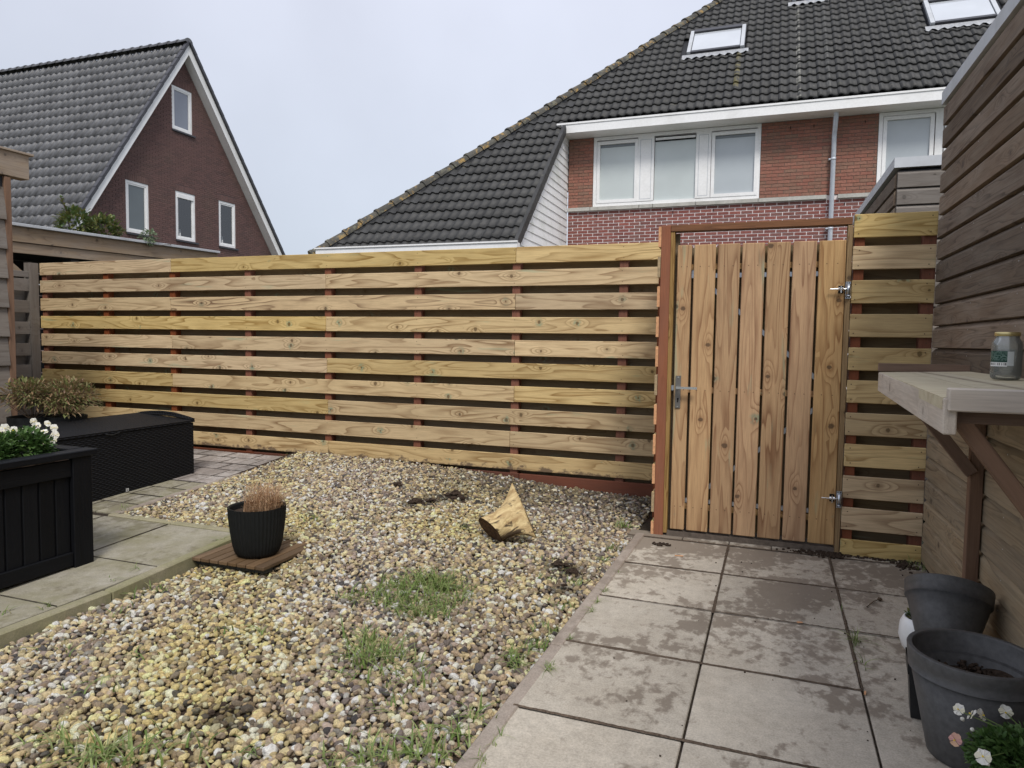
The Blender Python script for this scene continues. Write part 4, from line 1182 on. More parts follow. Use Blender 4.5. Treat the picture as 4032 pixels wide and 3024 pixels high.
def leaf(mb, p, d, up, L, Wd, fold=.15):
    d = Vector(d).normalized(); s = d.cross(Vector(up)).normalized() if abs(d.dot(Vector(up).normalized())) < .98 else d.orthogonal().normalized()
    nrm = s.cross(d)
    p = Vector(p)
    a = p + d * L * .35 + s * Wd + nrm * fold * Wd; b = p + d * L * .35 - s * Wd + nrm * fold * Wd
    a2 = p + d * L * .75 + s * Wd * .75 + nrm * fold * Wd; b2 = p + d * L * .75 - s * Wd * .75 + nrm * fold * Wd
    m1 = p + d * L * .35; m2 = p + d * L * .75 - nrm * L * .04; tip = p + d * L - nrm * L * .12
    mb.add([p, a, m1, b, a2, m2, b2, tip], [(0, 1, 2), (0, 2, 3), (1, 4, 5, 2), (2, 5, 6, 3), (4, 7, 5), (5, 7, 6)])

def rdir(zmin=-.3):
    while True:
        d = Vector((random.gauss(0, 1), random.gauss(0, 1), random.gauss(0, 1)))
        if d.length > .1:
            d.normalize()
            if d.z > zmin: return d

def pansy(parent, p, face, r, pm_, dark=True, name='flower'):
    """five overlapping petals round an eye, facing direction face"""
    f = Vector(face).normalized(); a = f.cross(Vector((0, 0, 1))).normalized(); b_ = a.cross(f)
    mb = MB()
    def petal(ang, L, Wd, off):
        d = a * cos(ang) + b_ * sin(ang); s = a * -sin(ang) + b_ * cos(ang)
        c0 = Vector((0, 0, 0)) + f * off
        pts_ = [c0]
        n_ = 7
        for k in range(n_):
            t_ = -1 + 2 * k / (n_ - 1)
            rr = L * (1 - .35 * t_ * t_) * random.uniform(.93, 1.06)
            pts_.append(c0 + d * rr + s * Wd * t_ + f * (.12 * L * random.uniform(-1, 1)))
        mb.add(pts_, [(0, k, k + 1) for k in range(1, n_)])
    petal(radians(65), r * 1.05, r * .55, .0); petal(radians(115), r * 1.05, r * .55, .001)
    petal(radians(175), r * .95, r * .5, .002); petal(radians(5), r * .95, r * .5, .003); petal(radians(-90), r * .95, r * .7, .004)
    o = mb.build(name, pm_, parent, loc=p)
    e = MB()
    for ang in (178, 2, -90):
        d = a * cos(radians(ang)) + b_ * sin(radians(ang)); s = a * -sin(radians(ang)) + b_ * cos(radians(ang))
        e.add([f * .006, f * .006 + d * r * .45 + s * r * .2, f * .006 + d * r * .5, f * .006 + d * r * .45 - s * r * .2], [(0, 1, 2, 3)])
    if dark: e.build('petal_marks', M['petal_k'], o, loc=p)
    y = MB(); y.tube([f * .005, f * .009], r * .11, 8); y.build('flower_eye', M['petal_g'], o, loc=p)
    return o

def foliage(mb, c, rad, n, L, Wd, zmin=-.2, shell=.55):
    for _ in range(n):
        d = rdir(zmin); q = random.uniform(shell, 1.) ** .6
        p = Vector((c[0] + d.x * rad[0] * q, c[1] + d.y * rad[1] * q, c[2] + d.z * rad[2] * q))
        dd = (d + rdir(-1) * .8).normalized()
        leaf(mb, p, dd, (0, 0, 1), L * random.uniform(.6, 1.2), Wd * random.uniform(.6, 1.2))

pr = empty('yellow_eyed_pansies', (.66, 1.93, 0), 'pansy plant with cream flowers and one peach bloom at the lower right corner', 'potted plant')
b = MB(); b.lathe([(0, 0), (.07, 0), (.095, .10), (.10, .12), (.095, .12), (.088, .105), (0, .105)], n=32); b.build('pot_body', M['potblack'], pr, True, loc=(.69, 1.93, 0))
b = MB(); foliage(b, (.650, 1.965, .165), (.135, .125, .07), 3200, .019, .0075, -.5, .2)
for _ in range(70):
    d = rdir(.1); leaf(b, (.665 + d.x * .11, 1.965 + d.y * .11, .165 + d.z * .06), d, (0, 0, 1), .035, .0022)
b.build('foliage', M['pansy_leaf'], pr)
def zpix(x, y, z):
    """ground-garden point at height z seen in the given direction of the survey photograph grid (4032 x 3024)"""
    a, bq = x - 2016, y - 1512
    X = a * cr + bq * sr; Y = -a * sr + bq * cr
    d = R_ * X + F_ * 2745.2 - U_ * Y
    t_ = (z - EYE) / d.z
    return Vector((0, 0, EYE)) + d * t_
cmv = Vector((-.35, -.8, .45))
for (x, y, z, r, mt, dk, dv) in ((3400 + 715 / 1.8987, 2150 + 1225 / 1.8987, .215, .0155, 'petal_w', False, (-.5, -.7, .5)),
                             (3400 + 815 / 1.8987, 2150 + 1265 / 1.8987, .215, .0165, 'petal_w', False, (-.9, .2, .5)), (3400 + 878 / 1.8987, 2150 + 1265 / 1.8987, .212, .016, 'petal_w', False, (.7, -.5, .4)),
                             (3400 + 1065 / 1.8987, 2150 + 1240 / 1.8987, .22, .0175, 'petal_w', False, (-.3, -.9, .1)), (3400 + 895 / 1.8987, 2150 + 1580 / 1.8987, .21, .019, 'petal_w', False, (-.3, -.7, .7)),
                             (3400 + 690 / 1.8987, 2150 + 1450 / 1.8987, .17, .017, 'petal_y', False, (-.6, -.7, .2))):
    p = zpix(x, y, z)
    pansy(pr, p, dv, r, M[mt], dk)
for (x, y, z) in ((3400 + 748 / 1.8987, 2150 + 1305 / 1.8987, .2), (3400 + 822 / 1.8987, 2150 + 1385 / 1.8987, .2), (3400 + 938 / 1.8987, 2150 + 1640 / 1.8987, .19)):
    p = zpix(x, y, z); b = MB(); b.tube([p, p + Vector((-.004, -.003, .006)), p + Vector((-.008, -.006, .008))], [.003, .0055, .002], 8); b.build('flower_bud', M['petal_w'], pr, True)
st = MB()
for q, z in (((715, 1225), .215), ((878, 1265), .212), ((1065, 1240), .22), ((690, 1450), .17), ((895, 1580), .21)):
    p = zpix(3400 + q[0] / 1.8987, 2150 + q[1] / 1.8987, z); b0 = Vector((.66, 1.97, .16)); st.tube([b0, (b0 + p) / 2 + Vector((0, 0, .03)), p - Vector((0, 0, .002))], .0013, 5)
st.build('stems', M['stem'], pr)

hb = empty('small_leafy_plant', (.60, 3.10, 0), 'low green leafy plant peeping out left of the tilted pot', 'plant')
b = MB(); foliage(b, (.615, 3.02, .10), (.055, .07, .085), 420, .024, .008, -.9, .3); b.build('foliage', M['bush'], hb)
b = MB()
for _ in range(6): b.tube([(.62, 3.02, 0), (.61 + random.uniform(-.03, .03), 3.02 + random.uniform(-.03, .03), .12)], .002, 5)
b.build('stems', M['stem'], hb)

# twigs and small litter on the slabs
def zd_(x, y): return zpix(2300 + x / 1.62, 2000 + y / 1.62, .0)
b = MB(); p0, p1, p2 = zd_(1803, 635), zd_(1845, 605), zd_(1885, 592)
b.tube([p0 + Vector((0, 0, .003)), p1 + Vector((0, 0, .006)), p2 + Vector((0, 0, .008))], .0022, 6)
clod(p2.x, p2.y, .008, .010, b)
prop(b.build('seed_head', M['twig'], smooth=True), 'dried brown seed head on a stalk lying on the slabs', 'seed head')
for q, sz, nm in (((1375, 735), (.022, .014), 'pale wood chip lying on the slab before the gate'), ((1792, 1185), (.006, .022), 'thin pale wood splinter beside the slab joint'), ((605, 308), (.045, .006), 'long thin stick on the slab nearest the gate post')):
    p = zd_(*q); b = MB(); b.box(-sz[0] / 2, sz[0] / 2, -sz[1] / 2, sz[1] / 2, .001, .005)
    o = b.build('wood_chip', M['ends'], loc=(p.x, p.y, .0)); o.rotation_euler = (0, 0, random.uniform(-.4, .4)); prop(o, nm, 'wood chip')

# ------------------------------------------------------------------ black planter on the left
pl_ = empty('black_planter', (-3.5, 2.1, 0), 'large black-stained wooden planter box at the lower left', 'planter')
u1, v1, u0, v0 = -3.215, 2.612, -3.80, 1.25
b = MB(); b.box(u0 + .02, u1 - .028, v0 + .02, v1 - .02, .02, .50); b.build('inner_box', M['plankblack'], pl_)
plank('corner_leg', (u1 - .012, v1 - .055, .285), .57, .028, .105, 'w', M['plankblack'], pl_, .003)
plank('corner_leg', (u1 - .055, v1 - .010, .285), .57, .022, .085, 'z', M['plankblack'], pl_, .003)
plank('corner_leg', (u1 - .012, v0 + .055, .285), .57, .028, .105, 'w', M['plankblack'], pl_, .003)
vv = v1 - .112; i = 0
while vv - .075 > v0 + .1:
    plank('panel_board', (u1 - .026, vv - .0365, .265), .43, .012, .071, 'w', M['plankblack'], pl_, .003)
    vv -= .081; i += 1
plank('bottom_rail', (u1 - .016, (v0 + v1) / 2, .055), v1 - v0 - .22, .020, .07, 'v', M['plankblack'], pl_, .003)
plank('top_rail', (u1 - .016, (v0 + v1) / 2, .515), v1 - v0 - .22, .020, .085, 'v', M['plankblack'], pl_, .003)
uu = u1 - .12
while uu > u0 + .05:
    plank('panel_board', (uu, v1 - .02, .285), .50, .012, .08, 'z', M['plankblack'], pl_, .003); uu -= .086
plank('rim_board', (u1 - .028, (v0 + v1) / 2 + .01, .583), v1 - v0 + .03, .085, .032, 'v', M['plankblack'], pl_, .004)
plank('rim_board', ((u0 + u1) / 2 - .04, v1 - .02, .583), u1 - u0 - .09, .085, .032, 'u', M['plankblack'], pl_, .004)
plank('rim_board', (u0 + .03, (v0 + v1) / 2 - .04, .583), v1 - v0 - .1, .085, .032, 'v', M['plankblack'], pl_, .004)
b = MB(); b.box(u0 + .05, u1 - .06, v0 + .05, v1 - .055, .5, .545); b.build('potting_soil', M['soil'], pl_)

wpn = empty('white_pansies', (-3.55, 2.3, .545), 'bushy white pansies with dark faces growing in the black planter', 'flowers')
b = MB()
for cx_, cy_, rx, ry, rz, n_ in ((-3.43, 2.42, .13, .13, .13, 1100), (-3.55, 2.30, .16, .16, .14, 1000), (-3.50, 2.05, .17, .17, .13, 700), (-3.42, 2.22, .13, .14, .13, 900)):
    foliage(b, (cx_, cy_, .585), (rx, ry, rz), n_, .028, .0105, -.1, .25)
b.build('foliage', M['pansy_leaf'], wpn)
def z5p(x, y): return (x / 1.6592, 900 + y / 1.6592)
fl = [(30, 1305, .70, 0), (90, 1318, .69, 0), (165, 1315, .70, 1), (218, 1262, .73, 0), (225, 1310, .71, 1), (310, 1275, .72, 0), (352, 1302, .70, 0), (360, 1350, .68, 0), (352, 1385, .67, 0), (130, 1372, .67, 0),
      (215, 1378, .67, 0), (170, 1402, .66, 0), (270, 1410, .65, 0), (340, 1375, .68, 0), (105, 1350, .68, 0), (240, 1290, .72, 1), (5, 1330, .69, 0), (285, 1330, .7, 0)]
def upix(x, y, u):
    d = zpix(x, y, 0) - Vector((0, 0, EYE)); return Vector((0, 0, EYE)) + d * (u / d.x)
fpos = [upix(*z5p(x, y), -3.36 - .22 * random.random() - (.0004 * max(0, 1380 - y))) for x, y, z, dk in fl]
for (x, y, z, dk), p in zip(fl, fpos):
    dv = (Vector((0, 0, EYE)) - p).normalized() + Vector((random.uniform(-.6, .6), random.uniform(-.4, .4), random.uniform(-.1, .5)))
    pansy(wpn, p, dv, random.uniform(.018, .023), M['petal_w'], bool(dk) or random.random() < .3)
b = MB()
for p in fpos:
    b.tube([Vector((p.x - .02 + random.uniform(-.02, .02), p.y - .01 + random.uniform(-.02, .02), .57)), p - Vector((.004, 0, .004))], .0014, 4)
b.build('stems', M['stem'], wpn)

# withered plants in ribbed pots between shed and wicker box
def ribpot(parent, c, R, rb, h, n=144, nr=48, mat='potribbed'):
    prof = [(0, 0), (rb * .86, 0), (rb * .96, .006), (rb, .02), (rb + (R - rb) * .5, h * .3), (R * .97, h * .6), (R, h - .004), (R, h)]
    b = MB(); b.lathe(prof, n=n, rib=.011, nr=nr)
    o = b.build('pot_body', M[mat], parent, True, loc=c)
    b = MB(); b.lathe([(R, h), (R - .006, h), (R - .009, h - .01), (R * .93, h * .6), (rb * .9, .03), (0, .03)], n=48)
    b.build('pot_inside', M[mat], parent, True, loc=c)
    b = MB(); b.lathe([(0, h - .035), (R * .5, h - .032), (R * .95, h - .037)], n=32); b.build('potting_soil', M['soil'], parent, True, loc=c)
for (cx_, cy_, sc_, lb_) in ((-5.10, 3.66, 1.0, 'withered brown plant in the left one of two black pots by the wicker box'), (-4.94, 3.80, .92, 'withered plant in the right of two black ribbed pots behind white pansies')):
    t_ = empty('withered_plant', (cx_, cy_, terr(cy_)), lb_, 'potted plant', 'withered plants in black pots')
    z0 = .30
    bx = MB(); bx.box(cx_ - .1, cx_ + .1, cy_ - .1, cy_ + .1, terr(cy_), z0)
    bx.build('pot_stand', M['plankblack'], t_)
    ribpot(t_, (cx_, cy_, z0), .155 * sc_, .12, .27)
    b = MB()
    for _ in range(7):
        d = rdir(.0); foliage(b, (cx_ + d.x * .15, cy_ + d.y * .13, .63 + d.z * .13), (.11, .11, .10), 130, .05, .008, -.6, .2)
    for _ in range(260):
        d = rdir(-.1); leaf(b, (cx_ + d.x * .22 * sc_, cy_ + d.y * .2, .66 + d.z * .15), (d.x, d.y, d.z - .4), (0, 0, 1), .06, .004, .4)
    b.build('foliage', M['dried'], t_)
    b = MB()
    for _ in range(16):
        d = rdir(.3); b.tube([(cx_, cy_, .54), (cx_ + d.x * .1, cy_ + d.y * .1, .54 + d.z * .14), (cx_ + d.x * .2, cy_ + d.y * .2, .56 + d.z * .26)], .0018, 4)
    b.build('stems', M['twig'], t_)

# ------------------------------------------------------------------ wicker storage box
wk = empty('wicker_box', (-4.5, 3.65, 0), 'long black wicker storage box with curved lid by the fence', 'storage box')
u1, u0, va, vb = -4.245, -4.80, 2.85, 4.345
def nb_(v): return terr(v)
b = MB(); b.box(u0 + .01, u1, va, vb, .045, .495)
b.build('box_body', M['wicker'], wk)
b = MB()
n_ = 20; vs = []
for k in range(n_ + 1):                                         # lid, slightly domed lengthwise rolls at the far end
    v = va - .01 + (vb - va + .02) * k / n_
    vs += [(u0 - .02, v, .548), (u1 + .006, v, .515), (u1 + .006, v, .500), (u0 - .02, v, .50)]
b.add(vs, [(4 * k + i, 4 * k + (i + 1) % 4, 4 * k + 4 + (i + 1) % 4, 4 * k + 4 + i) for k in range(n_) for i in range(4)] + [(0, 1, 2, 3), tuple(4 * n_ + i for i in (3, 2, 1, 0))])
b.build('box_lid', M['wicker'], wk)
b = MB(); pts_ = [(lerp(u0, u1, k / 12), vb + .004, .520 + .026 * (1 - k / 12) + .030 * sin(pi * k / 12)) for k in range(13)]
b.tube(pts_, .011, 8); pts_ = [(lerp(u0, u1, k / 12), vb - .006, .518 + .020 * (1 - k / 12) + .018 * sin(pi * k / 12)) for k in range(13)]
b.tube(pts_, .010, 8); b.build('lid_end_roll', M['wicker'], wk, True)
for v in (va + .03, vb - .02):
    b = MB(); b.box(u1 - .03, u1 + .003, v - .015, v + .015, .02, .05); b.build('foot', M['potblack'], wk)
b = MB(); b.tube([(u1 + .008, 3.55, .497), (u1 + .012, 3.60, .489), (u1 + .008, 3.66, .497)], .004, 6); b.build('lid_loop', M['potblack'], wk)
tm, tn, tl, tbx = NT('printed_tag', .5, .3)
tbx.inputs['Base Color'].default_value = (.55, .55, .53, 1)
tp = zpix(*[q for q in (832 / 1.6592, 1500 + 712 / 1.6592)], .1)
tk = tp.x and (-4.243 / tp.x)
dirp = (tp - Vector((0, 0, EYE))); s_ = (-4.243) / dirp.x; P_ = Vector((0, 0, EYE)) + dirp * s_
b = MB(); b.box(-4.244, -4.2415, P_.y - .011, P_.y + .011, P_.z - .011, P_.z + .011); tag_ = b.build('badge', tm, wk)
b = MB(); x0_, x1_ = -4.2414, -4.2408
for (y0, y1, z0, z1) in ((-.007, -.0055, -.006, .006), (-.0025, -.001, -.006, .006), (-.0055, -.0025, -.0008, .0008), (.002, .0035, -.006, .006), (.0035, .007, -.006, -.0045)):
    b.box(x0_, x1_, P_.y + y0, P_.y + y1, P_.z + z0, P_.z + z1)
b.build('badge_letters', M['dark'], tag_)

# ------------------------------------------------------------------ ribbed pot with straw on a deck tile
dk = empty('deck_tile', (-2.56, 3.08, .0), 'square brown slatted wooden deck tile lying on the gravel', 'deck tile')
DU0, DU1, DV0, DV1 = -2.79, -2.325, 2.83, 3.30
DZ = .012
nS = 8
for k in range(nS):
    a = DU0 + (DU1 - DU0) * (k + .06) / nS; b_ = DU0 + (DU1 - DU0) * (k + .94) / nS
    if k == 3: b_ -= .0
    plank('slat', ((a + b_) / 2, (DV0 + DV1) / 2, DZ), DV1 - DV0, .018, b_ - a, 'v', M['deck'], dk, .002).rotation_euler = (pi / 2, 0, pi / 2)
for v in (DV0 + .05, (DV0 + DV1) / 2, DV1 - .05):
    b = MB(); b.box(DU0 + .01, DU1 - .01, v - .03, v + .03, DZ - .03, DZ - .0095); b.build('under_batten', M['potblack'], dk)
sp_ = empty('straw_pot', (-2.50, 2.99, .022), 'ribbed dark pot with dry straw-coloured grass standing on the deck tile', 'potted plant')
PZ = DZ + .0095
prof = [(0, 0), (.085, 0), (.102, .006), (.114, .025), (.124, .06), (.135, .13), (.143, .20), (.1465, .262)]
b = MB(); b.lathe(prof, n=176, rib=.020, nr=44); b.build('pot_body', M['potribbed'], sp_, True, loc=(-2.51, 3.005, PZ))
b = MB(); b.lathe([(.1465, .262), (.1405, .262), (.138, .25), (.13, .15), (.1, .05), (0, .05)], n=64); b.build('pot_inside', M['potribbed'], sp_, True, loc=(-2.51, 3.005, PZ))
b = MB(); b.lathe([(0, .238), (.07, .236), (.136, .228)], n=32); b.build('potting_soil', M['soil'], sp_, True, loc=(-2.51, 3.005, PZ))
b = MB()
for _ in range(620):
    a = random.uniform(0, 6.28); r = .095 * sqrt(random.random())
    x, y = -2.49 + r * cos(a), 3.02 + r * sin(a)
    h = random.uniform(.08, .25) * (1 - .4 * (r / .1) ** 2)
    blade(b, x, y, PZ + .225, h, random.gauss(.2, 1.3), h * random.uniform(.05, 1.1), .0017, 3)
for _ in range(500):
    a = random.uniform(0, 6.28); r = .09 * sqrt(random.random()); z = PZ + random.uniform(.25, .37)
    leaf(b, (-2.49 + r * cos(a) + random.uniform(0, .02), 3.02 + r * sin(a), z), rdir(-1), (0, 0, 1), .022, .002, .3)
b.build('dry_grass', M['straw'], sp_)

# ------------------------------------------------------------------ log on the gravel
lg = empty('log_stump', (-1.38, 3.8, .0), 'pointed yellowish piece of stripped tree trunk lying on the gravel', 'log')
n_ = 40; rings = 16; vs = []
# cut face ellipse (centre, axes) -> wedge edge from tip to foot
cc = Vector((-1.468, 3.76, .068)); axa = Vector((-.057, -.021, .072)); axb = Vector((.058, -.062, .028))
tip, foot = Vector((-1.370, 3.86, .338)), Vector((-1.195, 3.80, .045))
for j in range(rings + 1):
    t_ = j / rings
    for k in range(n_):
        a = 2 * pi * k / n_
        p = cc + axa * cos(a) + axb * sin(a)
        w = (1 + cos(a + .15)) / 2
        w = w * w * (3 - 2 * w)
        e_ = foot.lerp(tip, w)
        e_ = e_ + Vector((.02, -.06, .0)) * sin(a) * (.5 + .3 * sin(pi * w)) * (1 - .75 * w ** 2)
        mid = (cc + (tip if w > .5 else foot)) / 2
        q = p.lerp(e_, t_)
        if cos(a) > 0: q += Vector((.03, 0, -.035)) * sin(pi * t_) * cos(a)
        else: q += Vector((-.0, 0, .03)) * sin(pi * t_) * -cos(a)
        nn_ = .004 * (sin(a * 5 + t_ * 4) + sin(a * 9 - t_ * 7) * .6 + sin(a * 17 + t_ * 3) * .4)
        q += Vector((0, -sin(a) * .3 - .5, .5)) * nn_
        vs.append(tuple(q))
fs = [(j * n_ + k, j * n_ + (k + 1) % n_, (j + 1) * n_ + (k + 1) % n_, (j + 1) * n_ + k) for j in range(rings) for k in range(n_)]
fs.append(tuple(rings * n_ + k for k in range(n_)))
b = MB(); b.add(vs, fs); b.build('trunk', M['log'], lg, True)
b = MB(); vv_ = [tuple(cc + Vector((.012, .003, -.01)))]
for rr in (.35, .7, 1.0):
    for k in range(n_):
        a = 2 * pi * k / n_; q = cc + (axa * cos(a) + axb * sin(a)) * rr * (1.0) + Vector((-.004, -.003, -.003)) * random.uniform(.2, 1) * (1 if rr < 1 else .3) + (Vector((.010, .008, .008)) * (1 - rr))
        vv_.append(tuple(q))
b.add(vv_, [(0, 1 + (k + 1) % n_, 1 + k) for k in range(n_)] + [(1 + j * n_ + k, 1 + j * n_ + (k + 1) % n_, 1 + (j + 1) * n_ + (k + 1) % n_, 1 + (j + 1) * n_ + k) for j in range(2) for k in range(n_)])
b.build('cut_face', M['logend'], lg)

# ------------------------------------------------------------------ left shed corner
ls_ = empty('clapboard_shed', (-5.9, 3.5, 0), 'corner of a grey clapboard shed at the left edge of the garden', 'shed')
for k in range(11):
    zt = 1.84 + .227 * 2 - .227 * k
    if zt < .15: break
    b = MB(); L = 1.6; h = .25
    prof = [(-.004, 0), (-.036, 0), (-.036, .012), (-.008, h), (0, h)]
    m_ = len(prof); vs = [(-L / 2, p, q) for p, q in prof] + [(L / 2, p, q) for p, q in prof]
    b.add(vs, [(i, i + 1, i + 1 + m_, i + m_) for i in range(m_ - 1)] + [tuple(range(m_))[::-1], tuple(range(m_, 2 * m_))])
    o = b.build('cladding_board', M['oldgrey'], ls_, loc=(-5.60, 3.835 - L / 2 + random.uniform(-.004, .004), zt - .227)); o.rotation_euler = (0, 0, pi / 2)
plank('corner_post', (-5.60, 3.862, 1.2), 2.4, .05, .05, 'z', M['brace'], ls_, .004)
b = MB(); b.box(-7.6, -5.60, 2.2, 3.86, 0, 2.4); b.build('wall_core', M['soffit_dark'], ls_)
b = MB()
plank('fascia_beam', (-5.62, 3.1, 2.505), 1.86, .10, .19, 'v', M['beam'], ls_, .003)
plank('fascia_cap', (-5.62, 3.11, 2.608), 1.90, .14, .016, 'v', M['beam'], ls_, .002)
b = MB(); b.box(-7.7, -5.68, 2.2, 3.95, 2.43, 2.58); b.build('roof_slab', M['oldgrey'], ls_)

# ------------------------------------------------------------------ neighbour's canopy beyond the left fence
cp = empty('wooden_canopy', (-7.3, 6.3, 0), "neighbour's weathered wooden canopy with grey metal edge behind the left fence", 'canopy')
ANG = math.atan(.023)
def sloped(name, zc, H, T_, mat, u=-7.2, va=4.0, vb=7.87):
    L = vb - va; vm = (va + vb) / 2
    me = cbox(L, T_, H, .003).copy(); me.materials.append(mat)
    o = link(name, me, None, cp, (u, vm, zc + .023 * (vm - 4.97))); o.rotation_euler = (0, -ANG, pi / 2)
sloped('metal_edge', 2.291, .030, .07, M['greytrim'])
sloped('upper_beam_board', 2.197, .155, .028, M['beam'], -7.225)
sloped('lower_beam_board', 2.062, .108, .028, M['beam'], -7.245)
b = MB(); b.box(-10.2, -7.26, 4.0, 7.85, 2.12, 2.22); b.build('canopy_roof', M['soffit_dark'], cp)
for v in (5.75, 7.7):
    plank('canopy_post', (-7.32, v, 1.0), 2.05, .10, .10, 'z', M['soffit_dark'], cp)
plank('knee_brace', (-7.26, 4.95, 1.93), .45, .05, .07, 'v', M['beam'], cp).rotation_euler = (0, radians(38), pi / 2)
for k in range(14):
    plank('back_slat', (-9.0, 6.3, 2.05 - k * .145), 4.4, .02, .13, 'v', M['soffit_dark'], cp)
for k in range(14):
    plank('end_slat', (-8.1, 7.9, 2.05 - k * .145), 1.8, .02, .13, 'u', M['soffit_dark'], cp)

sb = empty('leafy_shrub', (-12.0, 9.8, -.16), 'yellow-green leafy shrub rising above the canopy beside the left house', 'shrub')
b = MB()
for c_, r_, n_ in (((-12.0, 9.52, 3.15), (.28, .24, .34), 420), ((-12.0, 10.12, 3.15), (.28, .26, .30), 420), ((-12.1, 9.8, 2.6), (.45, .45, .5), 300)):
    foliage(b, c_, r_, n_, .15, .028, -.6, .45)
for k in range(18): leaf(b, (-12.05, 9.42 - .008 * k, 3.35 + .018 * k), rdir(0), (0, 0, 1), .08, .02)
b.build('foliage', M['bush'], sb)
b = MB()
for k in range(7):
    a = 2 * pi * k / 7; b.tube([(-12.1, 9.7, -.16), (-12.1 + .2 * cos(a), 9.7 + .2 * sin(a), 1.6), (-12.15 + .4 * cos(a), 9.8 + .4 * sin(a), 3.0)], [.03, .02, .008], 6)
b.tube([(-12.05, 9.5, 2.8), (-12.05, 9.4, 3.4), (-12.05, 9.28, 3.68)], .01, 5)
b.build('stems', M['twig'], sb)
vi = empty('vine_sprig', (-7.28, 6.69, 2.0), 'small pale green vine sprig hanging over the canopy edge', 'plant')
b = MB(); foliage(b, (-7.20, 6.69, 2.40), (.07, .10, .085), 150, .055, .014, -1, .2); b.build('foliage', M['vine'], vi)
b = MB(); b.tube([(-7.16, 6.69, 2.28), (-7.18, 6.69, 2.40), (-7.2, 6.72, 2.50)], .004, 5); b.tube([(-7.16, 6.69, 2.28), (-7.15, 6.9, 2.33), (-7.16, 7.0, 2.35)], .003, 5); b.build('stems', M['twig'], vi)

# ------------------------------------------------------------------ houses: shared builders
def put_pieces(name, parent, mats, items, near=300, rest_name=None):
    """items: (mesh-vertices key, matrix, distance). the nearest become objects, the rest one joined part"""
    items.sort(key=lambda t: t[2])
    for key, mt, _ in items[:near]:
        me = key
        o = bpy.data.objects.new(name, me); C.objects.link(o); o.parent = parent
        o.matrix_basis = Matrix.Translation(-WL[parent.name]) @ mt
    if len(items) > near:
        V, Fc = [], []; kk = 0
        for me, mt, _ in items[near:]:
            a = np.empty(len(me.vertices) * 3); me.vertices.foreach_get('co', a); a = a.reshape(-1, 3)
            m4 = np.array(mt); a = a @ m4[:3, :3].T + m4[:3, 3]
            V.append(a); Fc += [tuple(i + kk for i in p.vertices) for p in me.polygons]; kk += len(a)
        V = np.concatenate(V)
        me = bpy.data.meshes.new(rest_name or name + 's'); me.from_pydata(V.tolist(), [], Fc)
        if items[-1][0].polygons[0].use_smooth:
            for p in me.polygons: p.use_smooth = True
        o = link(rest_name or name + 's', me, mats, parent); o['kind'] = 'stuff'; o.location = -WL[parent.name]

def brick_mesh(L, H, D, mat):
    b = MB(); b.box(-L / 2, L / 2, -D, 0, -H / 2, H / 2)
    me = b.mesh('brick'); me.materials.append(mat); return me

def wallbricks(parent, P, a0, a1, z0, z1, Lp, Hc, mat, mat_gap, inside, near=300, gapx=.012, gapz=.012, proud=.006):
    full = brick_mesh(Lp - gapx, Hc - gapz, proud + .004, mat)
    rots = P['rot']; items = []; cache = {}
    r = 0; z = z0
    while z + Hc <= z1 + .001:
        a = a0 - (Lp / 2 if r % 2 else 0) + (P.get('jit', 0) * (r % 3))
        while a < a1:
            s, e_ = max(a, a0), min(a + Lp, a1)
            zc = z + Hc / 2
            # clip the brick against openings or slopes given by inside(a, z)
            s2, e2 = s, e_
            if not inside(s + .002, zc) or not inside(e_ - .002, zc):
                n_ = 16; ok = [inside(s + (e_ - s) * (q + .5) / n_, zc) for q in range(n_)]
                if not any(ok): a += Lp; continue
                i0 = ok.index(True); i1 = n_ - 1 - ok[::-1].index(True)
                s2 = s + (e_ - s) * i0 / n_; e2 = s + (e_ - s) * (i1 + 1) / n_
            if e2 - s2 > .03:
                wL = e2 - s2 - gapx
                if abs(wL - (Lp - gapx)) < .004: me = full
                else:
                    k_ = round(wL, 2)
                    if k_ not in cache: cache[k_] = brick_mesh(max(.01, k_), Hc - gapz, proud + .004, mat)
                    me = cache[k_]
                mt = P['mat']((s2 + e2) / 2, zc)
                pw = mt.translation
                items.append((me, mt, (pw - Vector((0, 0, EYE))).length))
            a += Lp
        z += Hc; r += 1
    put_pieces('brick', parent, mat, items, near, 'more_bricks')

# tile shapes -------------------------------------------------------
def tile_mesh(Wt, Lt, profile, mat, lift=.034, th=.026):
    """profile(t)->height for t in 0..1 across; lower edge at y=0, upper at y=Lt; lower edge lifted"""
    n_ = 12; vs = []
    for y, lf in ((0, lift), (Lt, 0)):
        for k in range(n_ + 1): vs.append((Wt * k / n_, y, profile(k / n_) + lf))
    for k in range(n_ + 1): vs.append((Wt * k / n_, .002, profile(k / n_) + lift - th))
    fs = [(k, k + 1, n_ + 2 + k, n_ + 1 + k) for k in range(n_)] + [(2 * n_ + 2 + k, 2 * n_ + 3 + k, k + 1, k) for k in range(n_)]
    fs += [(0, n_ + 1, 2 * n_ + 2)]
    me = bpy.data.meshes.new('roof_tile'); me.from_pydata(vs, [], fs); me.materials.append(mat)
    for i, p in enumerate(me.polygons): p.use_smooth = i < n_
    return me
def prof2(t_):      # two round rolls per tile with flat pans between
    x = (t_ * 2) % 1.0
    if t_ >= 1: x = 0
    r = 0
    if x < .55: r = .030 * sqrt(max(0, 1 - ((x - .275) / .275) ** 2))
    return r
def prof1(t_):
    if t_ < .42: return .050 * sqrt(max(0, 1 - ((t_ - .21) / .21) ** 2))
    if t_ < .56: return -.035
    return .012 * (t_ - .56)

